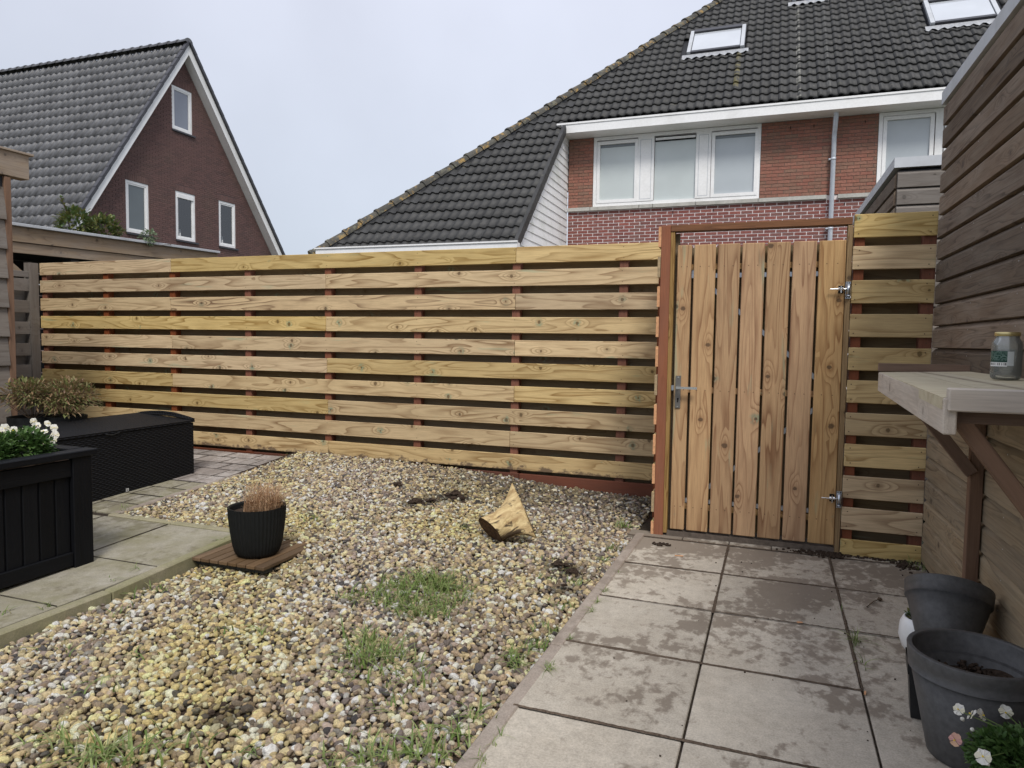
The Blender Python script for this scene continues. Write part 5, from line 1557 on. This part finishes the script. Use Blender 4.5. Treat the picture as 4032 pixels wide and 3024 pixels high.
def half_ridge(L, r0, r1, mat, name='ridge_tile'):
    b = MB(); n_ = 8; vs = []
    for y, r in ((0, r1), (L * .93, r0), (L * .93, r0 + .010), (L, r0 + .010)):
        pass
    for y, r in ((0, r1 + .012), (.05, r1 + .012), (.051, r1), (L + .03, r0)):
        for k in range(n_ + 1):
            a = pi * k / n_; vs.append((-r * cos(a), y, r * sin(a) * .9))
    fs = [(j * (n_ + 1) + k, j * (n_ + 1) + k + 1, (j + 1) * (n_ + 1) + k + 1, (j + 1) * (n_ + 1) + k) for j in range(3) for k in range(n_)]
    fs.append(tuple(range(n_ + 1)))
    b.add(vs, fs); me = b.mesh(name); me.materials.append(mat)
    for p in list(me.polygons)[:-1]: p.use_smooth = True
    return me

def basis(x, y, z, o):
    return Matrix(((x.x, y.x, z.x, o.x), (x.y, y.y, z.y, o.y), (x.z, y.z, z.z, o.z), (0, 0, 0, 1)))

def wbox(parent, name, mapf, a0, a1, d0, d1, z0, z1, mat):
    b = MB(); P0 = mapf(a0, d0, z0); P1 = mapf(a1, d1, z1)
    b.box(P0[0], P1[0], P0[1], P1[1], P0[2], P1[2]); return b.build(name, mat, parent)
def frame_ring(parent, name, mapf, a0, a1, z0, z1, w, d0, d1, mat):
    b = MB()
    for q in ((a0, a0 + w, z0, z1), (a1 - w, a1, z0, z1), (a0 + w, a1 - w, z0, z0 + w), (a0 + w, a1 - w, z1 - w, z1)):
        P0 = mapf(q[0], d0, q[2]); P1 = mapf(q[1], d1, q[3]); b.box(P0[0], P1[0], P0[1], P1[1], P0[2], P1[2])
    return b.build(name, mat, parent)

# ------------------------------------------------------------------ right house
HV = 14.2
rh = empty('row_house', (0, 14.2, -.16), 'large brick house behind the gate with black tiled hip roof and white gutter', 'house')
mapR = lambda a, d, z: (a, HV + d, z)
core = MB()
core.box(-3.9, 9, HV + .012, HV + .25, -.16, 3.94)
core.box(-3.9, -3.375, HV + .012, HV + .25, 3.94, 5.34)
core.box(-.155, 1.83, HV + .012, HV + .25, 3.94, 5.34)
core.box(4.3, 9, HV + .012, HV + .25, 3.94, 5.34)
core.box(-3.375, -.155, HV + .06, HV + .25, 3.94, 5.34); core.box(1.83, 4.3, HV + .06, HV + .25, 3.94, 5.34)
wl_lo = core.build('lower_wall', M['mortar_w'], rh)
up = MB()
up.box(-.155, 1.83, HV + .004, HV + .011, 3.94, 5.34)
mb_ = MB(); mb_.box(-3.9, -3.375, HV + .004, HV + .011, 3.94, 5.34); mb_.build('corner_wall', M['mortar_g'], rh)
wl_up = up.build('upper_wall', M['mortar_g'], rh)
PR = {'rot': None, 'mat': lambda a, z: Matrix.Translation((a, HV + .0045, z)), 'jit': .0}
def mR(base): return lambda a, z: Matrix.Translation((a, base, z + random.uniform(-.0015, .0015)))
wallbricks(wl_lo, {'rot': 0, 'mat': mR(HV + .0145)}, -3.9, 5.0, 2.40, 3.86, .214, .0634, M['brick_lo'], None, lambda a, z: True, 300, .015, .0145)
wallbricks(wl_up, {'rot': 0, 'mat': mR(HV + .0045)}, -3.9, 2.9, 3.945, 5.34, .214, .0634, M['brick_up'], None, lambda a, z: (a < -3.375) or (-.155 < a < 1.83), 300, .010, .0095)
vents = MB()
for k in range(13):
    vents.box(-3.3 + k * .77, -3.288 + k * .77, HV - .004, HV + .002, 3.735, 3.79)
for x in (.35, .75, 1.6): vents.box(x, x + .012, HV - .011, HV - .003, 5.18, 5.235)
vents.build('vent_slots', M['dark'], rh)
for k, (a0, a1) in enumerate(((-3.9, -3.42), (-3.42, -2.42), (-2.42, -2.15), (-2.15, -1.32), (-1.32, -.17), (-.17, 1.02), (1.2, 2.4), (2.4, 4.4))):
    z = 3.862 if a0 >= -.2 else 3.85
    wbox(rh, 'sill_stone', mapR, a0 + .006, a1 - .006, -.055, .012, 3.868, 3.937, M['band'])
# triple window
def window(parent, a0, a1, z0, z1, name='window'):
    w = frame_ring(parent, name, mapR, a0, a1, z0, z1, .065, -.012, .06, M['white']); return w
w1 = window(rh, -3.372, -.158, 3.945, 5.335)
for (a0, a1, mat) in ((-3.27, -2.50, 'frost'), (-2.12, -1.37, 'frost'), (-1.02, -.23, 'clearblind')):
    if a0 == -2.12:
        wbox(w1, 'pane', mapR, a0 - .02, a1 + .02, .035, .04, 4.0, 5.25, M[mat])
    else:
        frame_ring(w1, 'sash', mapR, a0 - .03, a1 + .03, 4.01, 5.24, .062, -.022, .05, M['white'])
        wbox(w1, 'pane', mapR, a0 + .02, a1 - .02, .02, .025, 4.06, 5.19, M[mat])
        wbox(w1, 'pane_shade', mapR, a0 + .03, a1 - .03, .016, .019, 5.12, 5.178, M['greypane'])
for a0, a1 in ((-2.475, -2.15), (-1.345, -1.06)):
    wbox(w1, 'mullion', mapR, a0, a1, -.012, .05, 4.0, 5.27, M['white'])
    frame_ring(w1, 'infill_panel', mapR, a0 + .05, a1 - .05, 4.05, 5.22, .010, -.014, -.0125, M['greytrim'])
wbox(w1, 'vent_grille', mapR, -2.13, -1.36, -.002, .03, 5.185, 5.232, M['white'])
wbox(w1, 'vent_gap', mapR, -2.14, -1.355, .005, .034, 5.165, 5.25, M['dark'])
w2 = window(rh, 1.83, 4.25, 3.945, 5.335)
for a0 in (1.90, 2.86):
    frame_ring(w2, 'sash', mapR, a0, a0 + .80, 4.01, 5.26, .062, -.022, .05, M['white'])
    wbox(w2, 'pane', mapR, a0 + .06, a0 + .74, .02, .025, 4.06, 5.2, M['clearblind'])
wbox(w2, 'mullion', mapR, 2.72, 2.84, -.012, .05, 4.0, 5.27, M['white'])
# gutter and soffit
gt = MB(); gt.box(-4.02, 9, 13.72, 13.90, 5.335, 5.50)
gt.build('gutter', M['white'], rh)
gl = MB(); gl.box(-4.03, 9, 13.705, 13.73, 5.50, 5.535); gl.build('gutter_lip', M['white'], rh)
sf_ = MB(); sf_.box(-3.95, 9, 13.90, HV + .25, 5.345, 5.37); sf_.build('soffit', M['white'], rh)
# drain pipe
b = MB(); b.tube([(1.10, 13.92, 5.345), (1.10, 13.93, 5.24), (1.10, 14.06, 5.08), (1.10, 14.12, 4.98), (1.10, 14.12, -.1)], .042, 14, False)
pp = b.build('drain_pipe', M['pipe'], rh, True)
for z in (4.55, 3.0, 3.3): 
    b = MB(); b.tube([(1.10, 14.12, z), (1.10, 14.12, z + .04)], .047, 14); b.box(1.02, 1.06, 14.11, 14.2, z + .005, z + .03); b.build('pipe_clamp', M['pipe'], pp, True)
# roof plane z = 5.5 + s (v - 13.75)
RS = .95
def zr(v): return 5.5 + RS * (v - 13.75)
roof = MB()
TL = .05
def rpnt(u, v, dz=0): return (u, v, zr(v) - TL + dz)
roof.add([rpnt(-3.86, 13.8), rpnt(12, 13.8), rpnt(12, 20.5), rpnt((20.5 - 11.0) * .927 - 7.50, 20.5), rpnt(-4.765, 13.95), rpnt(-3.86, 13.95)], [(0, 1, 2, 3, 4, 5)])
roof.add([rpnt(-7.64, 10.85), rpnt(-3.88, 10.85), rpnt(-3.88, 13.95), rpnt(-4.765, 13.95)], [(0, 1, 2, 3)])
# hip side and back so the roof is closed
roof.add([(-7.64, 10.85, zr(10.85) - TL), (1.307, 20.5, zr(20.5) - TL), (-9.5, 20.5, zr(10.85) - TL - .5), (-8.2, 12, zr(10.85) - TL - .6)], [(0, 1, 2, 3)])
rf = roof.build('roof', M['soffit_dark'], rh)
tm_r = tile_mesh(.332, .345, prof2, M['tile_r'])
cs_ = 1 / sqrt(1 + RS * RS); ex, ey = Vector((1, 0, 0)), Vector((0, cs_, RS * cs_)); ez = ex.cross(ey)
GA = .305
def clipped(me, mt):
    import bmesh
    bm = bmesh.new(); bm.from_mesh(me); inv = mt.inverted()
    no = (inv.to_3x3() @ Vector((1, -.927, 0))).normalized(); co = inv @ Vector((-7.50 + .045, 11.0, 2.9))
    bmesh.ops.bisect_plane(bm, geom=bm.verts[:] + bm.edges[:] + bm.faces[:], plane_co=co, plane_no=no, clear_inner=True)
    if not bm.faces: bm.free(); return None
    m2 = me.copy(); bm.to_mesh(m2); bm.free()
    for p in m2.polygons: p.use_smooth = False
    return m2
def hip_u(v): return -7.50 + (v - 11.0) * .927
items = []
r = 0; v = 10.80
while v < 19.6:
    u = -3.87 - 14 * .332
    while u < 7.5:
        ce = u + .166
        okl = u + .332 > hip_u(v) + .06
        if okl and (v >= 13.72 or u + .332 <= -3.86):
            o_ = Vector((u + random.uniform(-.002, .002), v, zr(v) - .03 + random.uniform(-.002, .002)))
            # skylight holes
            hole = (-1.75 < ce < -.52 and 15.45 < v < 16.3) or (2.8 < ce < 3.95 and 15.45 < v < 16.35) or (.33 < ce < 1.05 and 17.0 < v < 18)
            if not hole:
                dst = (o_ - Vector((0, 0, EYE))).length
                q = o_ - Vector((0, 0, EYE)); xx = q.dot(R2) / q.dot(F_); yy = q.dot(U2) / q.dot(F_)
                vis = abs(xx) < .75 and yy < .57
                me_ = tm_r
                if u < hip_u(v + .25) + .05: me_ = clipped(tm_r, basis(ex, ey, ez, o_))
                if me_ and (vis or v < 17.5):
                    items.append((me_, basis(ex, ey, ez, o_), dst + (0 if vis else 100)))
        u += .332
    v += GA * cs_; r += 1
put_pieces('roof_tile', rf, M['tile_r'], items, 300, 'more_roof_tiles')
# verge tiles along the lower right edge of the low roof
vg = MB(); vg.box(-.03, .035, 0, .33, -.11, .035); vme = vg.mesh('verge_tile'); vme.materials.append(M['tile_r'])
v = 10.80
while v < 13.65:
    o = bpy.data.objects.new('verge_tile', vme); C.objects.link(o); o.parent = rf
    o.matrix_basis = Matrix.Translation(-WL[rf.name]) @ basis(ex, (ey + ez * .07).normalized(), ez, Vector((-3.865, v, zr(v) + .0)))
    v += GA * cs_
# hip ridge tiles
hd = Vector((.927, 1, RS)).normalized(); hx = hd.cross(Vector((0, 0, 1))).normalized(); hz = hx.cross(hd)
b = MB(); b.tube([(hip_u(10.75) + .05, 10.75, zr(10.75) - .05), (hip_u(19.3) + .05, 19.3, zr(19.3) - .05)], .085, 8)
b.build('ridge_mortar', M['soffit_dark'], rf)
rme = half_ridge(.37, .105, .125, M['ridge_r'])
p = Vector((hip_u(10.75) + .01, 10.75, zr(10.75) - .005)); k = 0
while p.y < 18.9:
    o = bpy.data.objects.new('ridge_tile', rme); C.objects.link(o); o.parent = rf
    o.matrix_basis = Matrix.Translation(-WL[rf.name]) @ basis(hx, hd, hz, p + Vector((random.uniform(-.006, .006), 0, random.uniform(-.004, .004))))
    p = p + hd * .37; k += 1
# low gutter and cheek
b = MB(); b.box(-7.58, -3.76, 10.66, 10.80, 2.66, 2.765); b.build('low_gutter', M['white'], rh)
b = MB(); b.box(-7.6, -3.75, 10.64, 10.67, 2.765, 2.79); b.build('low_gutter_lip', M['white'], rh)
b = MB(); b.box(-7.3, -3.95, 10.95, 11.1, -.16, 2.68); b.build('low_wall', M['mortar_d'], rh)
ck = MB(); ck.add([(-3.93, 10.95, -.16), (-3.93, HV, -.16), (-3.93, HV, 5.34), (-3.93, 13.75, 5.30), (-3.93, 10.95, 2.7)], [(0, 1, 2, 3, 4)])
cheek = ck.build('cheek_wall', M['cladw'], rh)
z = 2.35
while z < 5.25:
    h = .150
    v_lo = max(10.98, 13.75 + (z - 5.5 + .20) / RS + .02)
    v_hi2 = max(10.98, 13.75 + (z + h - 5.5 + .20) / RS + .02)
    if v_hi2 < HV - .06:
        b = MB(); x0, x1 = -3.925, -3.905
        b.add([(x0, v_lo, z), (x0, HV - .005, z), (x0, HV - .005, z + h), (x0, v_hi2, z + h),
               (x1, v_lo, z), (x1, HV - .005, z), (x1 - .014, HV - .005, z + h), (x1 - .014, v_hi2, z + h)],
              [(4, 5, 6, 7), (0, 1, 5, 4), (0, 4, 7, 3), (1, 2, 6, 5), (2, 3, 7, 6)])
        b.build('cladding_board', M['cladw'], cheek)
    z += h
b = MB(); tx = -3.90
b.add([(-3.93, 10.9, zr(10.9) - .20), (tx, 10.9, zr(10.9) - .20), (tx, 13.80, zr(13.80) - .20), (-3.93, 13.80, zr(13.80) - .20),
       (-3.93, 10.9, zr(10.9) - .08), (tx, 10.9, zr(10.9) - .08), (tx, 13.80, zr(13.80) - .08), (-3.93, 13.80, zr(13.80) - .08)],
      [(0, 1, 2, 3), (4, 7, 6, 5), (0, 4, 5, 1), (1, 5, 6, 2), (2, 6, 7, 3)])
b.build('verge_board', M['white'], rh)
# skylights
def skylight(u0, u1, v0, v1, lbl, open_=False):
    up_ = Vector((0, 0, 0))
    def bx(x0, x1, t0, t1, h0, h1, nm, mat, par):
        P = Vector((x0, v0, zr(v0)))
        b = MB(); b.box(0, x1 - x0, t0, t1, h0, h1); me = b.mesh(nm); me.materials.append(mat)
        o = bpy.data.objects.new(nm, me); C.objects.link(o); o.parent = par
        o.matrix_basis = Matrix.Translation(-WL[par.name]) @ basis(ex, ey, ez, Vector((x0, v0, zr(v0)))); WL[o.name] = Vector((0, 0, 0)); return o
    L = (v1 - v0) / cs_
    s_ = bx(u0, u1, -.10, L + .06, -.03, .045, 'skylight', M['verge_dark'], rf); 
    M1 = s_.matrix_basis.copy()
    def sub(x0, x1, t0, t1, h0, h1, nm, mat):
        b = MB(); b.box(x0 - u0, x1 - u0, t0, t1, h0, h1); me = b.mesh(nm); me.materials.append(mat)
        o = bpy.data.objects.new(nm, me); C.objects.link(o); o.parent = s_; return o
    sub(u0 + .01, u0 + .085, -.06, L + .03, .045, .10, 'window_frame', M['greytrim']); sub(u1 - .085, u1 - .01, -.06, L + .03, .045, .10, 'window_frame', M['greytrim'])
    sub(u0 + .085, u1 - .085, -.06, .02, .045, .09, 'window_frame', M['verge_dark']); sub(u0 + .085, u1 - .085, L - .09, L + .03, .045, .12, 'window_frame', M['verge_dark'])
    sub(u0 + .10, u1 - .10, .03, L - .10, .05, .078, 'pane', M['skypane'])
    n_ = 26; b = MB(); vs = []
    for k in range(n_ + 1):
        x = -.08 + (u1 - u0 + .16) * k / n_; hh = .04 + .022 * sin(2 * pi * x / .166)
        vs += [(x, -.09, .05), (x, -.24 + .015 * sin(x * 31), hh)]
    b.add(vs, [(2 * k, 2 * k + 1, 2 * k + 3, 2 * k + 2) for k in range(n_)]); me = b.mesh('flashing', True); me.materials.append(M['lead'])
    o = bpy.data.objects.new('flashing', me); C.objects.link(o); o.parent = s_
skylight(-1.74, -.56, 15.68, 16.42, '')
skylight(2.80, 3.98, 15.66, 16.42, '')
skylight(.36, 1.03, 17.25, 18.0, '')

# ------------------------------------------------------------------ left house
LU, LF = -20.05, -19.70
lh = empty('gable_house', (-24, 20.3, -.16), 'brown brick house on the left with steep grey tiled roof and white verge boards', 'house')
AP = (20.20, 11.62)                    # apex at the roof plane (v, z), in the verge plane
SN, SF = 1.545, 1.345                  # near and far slopes
def znear(v): return AP[1] - (AP[0] - v) * SN
def zfar(v): return AP[1] - (v - AP[0]) * SF
def ztop(v): return znear(v) if v < AP[0] else zfar(v)
vL, vR = 13.6, 27.2
sc2 = (20.05 / 19.7)
WN = []
for (a0, a1, z0, z1) in ((19.40, 20.31, 8.45, 9.95), (17.44, 18.34, 4.58, 6.26), (19.50, 20.40, 4.63, 6.32), (21.58, 22.47, 4.67, 6.38)):
    WN.append((a0 * sc2, a1 * sc2, EYE + (z0 - EYE) * sc2, EYE + (z1 - EYE) * sc2))
cutsv = sorted({vL, vR, AP[0], *[q for w_ in WN for q in w_[:2]]})
b = MB()
for va_, vb_ in zip(cutsv[:-1], cutsv[1:]):
    vm_ = (va_ + vb_) / 2; lo = -.16
    for w_ in sorted([w_ for w_ in WN if w_[0] < vm_ < w_[1]], key=lambda q: q[2]):
        b.add([(LU - .01, va_, lo), (LU - .01, vb_, lo), (LU - .01, vb_, w_[2]), (LU - .01, va_, w_[2])], [(0, 1, 2, 3)]); lo = w_[3]
    b.add([(LU - .01, va_, lo), (LU - .01, vb_, lo), (LU - .01, vb_, ztop(vb_) - .3), (LU - .01, va_, ztop(va_) - .3)], [(0, 1, 2, 3)])
for w_ in WN:      # reveals
    for y in (w_[0], w_[1]): b.add([(LU - .01, y, w_[2]), (LU - .3, y, w_[2]), (LU - .3, y, w_[3]), (LU - .01, y, w_[3])], [(0, 1, 2, 3)])
    for z in (w_[2], w_[3]): b.add([(LU - .01, w_[0], z), (LU - .3, w_[0], z), (LU - .3, w_[1], z), (LU - .01, w_[1], z)], [(0, 1, 2, 3)])
gw = b.build('gable_wall', M['mortar_d'], lh)
def inL(a, z):
    if z > ztop(a) - .42: return False
    for a0, a1, z0, z1 in WN:
        if a0 - .01 < a < a1 + .01 and z0 - .09 < z < z1 + .235: return False
    return True
def mL(a, z): return basis(Vector((0, 1, 0)), Vector((-1, 0, 0)), Vector((0, 0, 1)), Vector((LU - .004, a, z)))
wallbricks(gw, {'rot': 0, 'mat': mL}, 14.6, 26.4, 3.2, 11.2, .25, .0705, M['brick_far'], None, inL, 300, .015, .014, .008)
for (a0, a1, z0, z1) in WN:            # soldier course over each opening
    b = MB(); k = int((a1 - a0 + .02) / .0705)
    for j in range(k):
        x = a0 - .01 + (a1 - a0 + .02) * j / k; b.box(LU - .008, LU + .004, x + .005, x + (a1 - a0 + .02) / k - .005, z1 + .01, z1 + .225)
    b.build('soldier_course', M['brick_far'], gw)
mapL = lambda a, d, z: (LU - d, a, z)
for i, (a0, a1, z0, z1) in enumerate(WN):
    w = frame_ring(lh, 'window', mapL, a0, a1, z0, z1, .085, .02, .12, M['white'])
    wbox(w, 'reveal', mapL, a0 + .01, a1 - .01, .5, .52, z0, z1, M['interior'])
    frame_ring(w, 'sash', mapL, a0 + .08, a1 - .08, z0 + .08, z1 - .08, .055, .035, .10, M['white'])
    if i == 1: wbox(w, 'pane', mapL, a0 + .12, a1 - .12, .06, .066, z0 + .12, z1 - .12, M['greypane'])
    elif i == 0: wbox(w, 'pane', mapL, a0 + .12, a1 - .12, .06, .066, z0 + .12, z1 - .12, glassmat('attic_pane', (.19, .21, .26), .25))
    else:
        wbox(w, 'pane', mapL, a0 + .12, a1 - .12, .06, .066, z0 + .12, z1 - .12, M['pane'])
        b = MB(); n_ = 30; vs = []
        s0, s1 = (a0 + .13, a0 + (a1 - a0) * .68) if i == 2 else (a0 + .3, a1 - .13)
        for k in range(n_ + 1):
            y = s0 + (s1 - s0) * k / n_; d = .2 + .02 * sin(k * 1.3) 
            vs += [(LU - d, y, z0 + (.1 if i == 2 else .1)), (LU - d, y, z1 - .1)]
        b.add(vs, [(2 * k, 2 * k + 1, 2 * k + 3, 2 * k + 2) for k in range(n_)]); b.build('curtain', M['curtain'], w, True)
        b = MB()
        for k in range(5): b.tube([(LU - .14, a0 + .24, z0 + .15 + k * .06), (LU - .14, a0 + .24, z0 + .19 + k * .06)], .09 - .004 * k, 12)
        b.build('lantern', M['white'], w)
    if i == 2: wbox(w, 'blind_box', mapL, a0 + .08, a1 - .08, -.0, .05, z1 - .22, z1 - .09, M['white'])
    wbox(w, 'window_sill', mapL, a0 - .03, a1 + .1, -.06, .04, z0 - .08, z0 - .02, M['verge_dark'])
# wall core behind the gable openings
b = MB(); b.box(LU - .9, LU - .6, 14.0, 26.5, -.16, 4.0); b.build('inner_wall', M['interior'], lh)
# verge boards (white) and soffit
def rake(p0, p1, off0, off1, x0, x1, nm, mat, par):
    """board between two (v,z) points, offset downwards by off0..off1"""
    b = MB(); vs = []
    for x in (x0, x1):
        for (v, z) in (p0, p1):
            vs += [(x, v, z - off0), (x, v, z - off1)]
    b.add(vs, [(0, 1, 3, 2), (4, 6, 7, 5), (0, 2, 6, 4), (1, 5, 7, 3), (0, 4, 5, 1), (2, 3, 7, 6)])
    return b.build(nm, mat, par)
vl0, vr0 = 13.8, 27.0
rake((vl0, znear(vl0)), AP, .0, .37, LF - .03, LF, 'verge_board', M['white'], lh)
rake(AP, (vr0, zfar(vr0)), .0, .37, LF - .03, LF, 'verge_board', M['white'], lh)
rake((vl0, znear(vl0)), AP, .32, .36, LU, LF - .031, 'verge_soffit', M['white'], lh)
rake(AP, (vr0, zfar(vr0)), .32, .36, LU, LF - .031, 'verge_soffit', M['white'], lh)
rb = MB()
rb.add([(LF - .04, vl0, znear(vl0) - .06), (LF - .04, AP[0], AP[1] - .06), (-44, AP[0], AP[1] - .06), (-44, vl0, znear(vl0) - .06)], [(0, 1, 2, 3)])
rb.add([(LF - .04, vr0, zfar(vr0) - .06), (LF - .04, AP[0], AP[1] - .06), (-44, AP[0], AP[1] - .06), (-44, vr0, zfar(vr0) - .06)], [(0, 3, 2, 1)])
rl = rb.build('roof', M['soffit_dark'], lh)
b = MB(); b.box(-44, LU - 1, vl0 + .3, vl0 + .5, -.16, znear(vl0)); b.build('front_wall', M['mortar_d'], lh)
tm_l = tile_mesh(.30, .48, prof1, M['tile_l'], .020, .016)
cn = 1 / sqrt(1 + SN * SN); lx, ly_ = Vector((1, 0, 0)), Vector((0, cn, SN * cn)); lz_ = lx.cross(ly_)
GL = .44; items = []
nrow = int((AP[0] - vl0) / (GL * cn))
for r in range(nrow):
    v = AP[0] - .06 - (r + 1) * GL * cn
    u = LF - .05 - .30
    while u > -41:
        o_ = Vector((u, v, znear(v) + .01 + random.uniform(-.003, .003)))
        q = o_ + Vector((.18, .1, 0)) - Vector((0, 0, EYE)); dp = q.dot(F_); xx = q.dot(R2) / dp; yy = q.dot(U2) / dp
        if xx > -.80 and yy > .05: items.append((tm_l, basis(lx, ly_, lz_, o_), q.length))
        u -= .30
put_pieces('roof_tile', rl, M['tile_l'], items, 300, 'more_roof_tiles')
# verge tiles on both rakes
vg = MB(); vg.box(-.09, .05, 0, GL + .02, -.005, .085); vme = vg.mesh('verge_tile'); vme.materials.append(M['verge_dark'])
for r in range(nrow + 1):
    v = AP[0] - (r + 1) * GL * cn
    o = bpy.data.objects.new('verge_tile', vme); C.objects.link(o); o.parent = rl
    o.matrix_basis = Matrix.Translation(-WL[rl.name]) @ basis(lx, (ly_ - lz_ * .06).normalized(), lz_, Vector((LF, v, znear(v) + .03)))
cf = 1 / sqrt(1 + SF * SF); fy = Vector((0, -cf, SF * cf)); fx = Vector((-1, 0, 0)); fz = fx.cross(fy)
for r in range(int((vr0 - AP[0]) / (GL * cf))):
    v = AP[0] + (r + 1) * GL * cf
    o = bpy.data.objects.new('verge_tile', vme); C.objects.link(o); o.parent = rl
    o.matrix_basis = Matrix.Translation(-WL[rl.name]) @ basis(fx, (fy - fz * .06).normalized(), fz, Vector((LF, v, zfar(v) + .03)))
rme2 = half_ridge(.43, .14, .165, M['tile_l'])
u = LF - .1
cap = True
while u > -42:
    o = bpy.data.objects.new('ridge_tile', rme2); C.objects.link(o); o.parent = rl
    # lower end towards the gable
    o.matrix_basis = Matrix.Translation(-WL[rl.name]) @ basis(Vector((0, 1, 0)), Vector((-1, 0, 0)), Vector((0, 0, 1)), Vector((u + .12, AP[0], AP[1] + .05 + random.uniform(-.003, .003))))
    u -= .43

print('objects', len(bpy.data.objects))
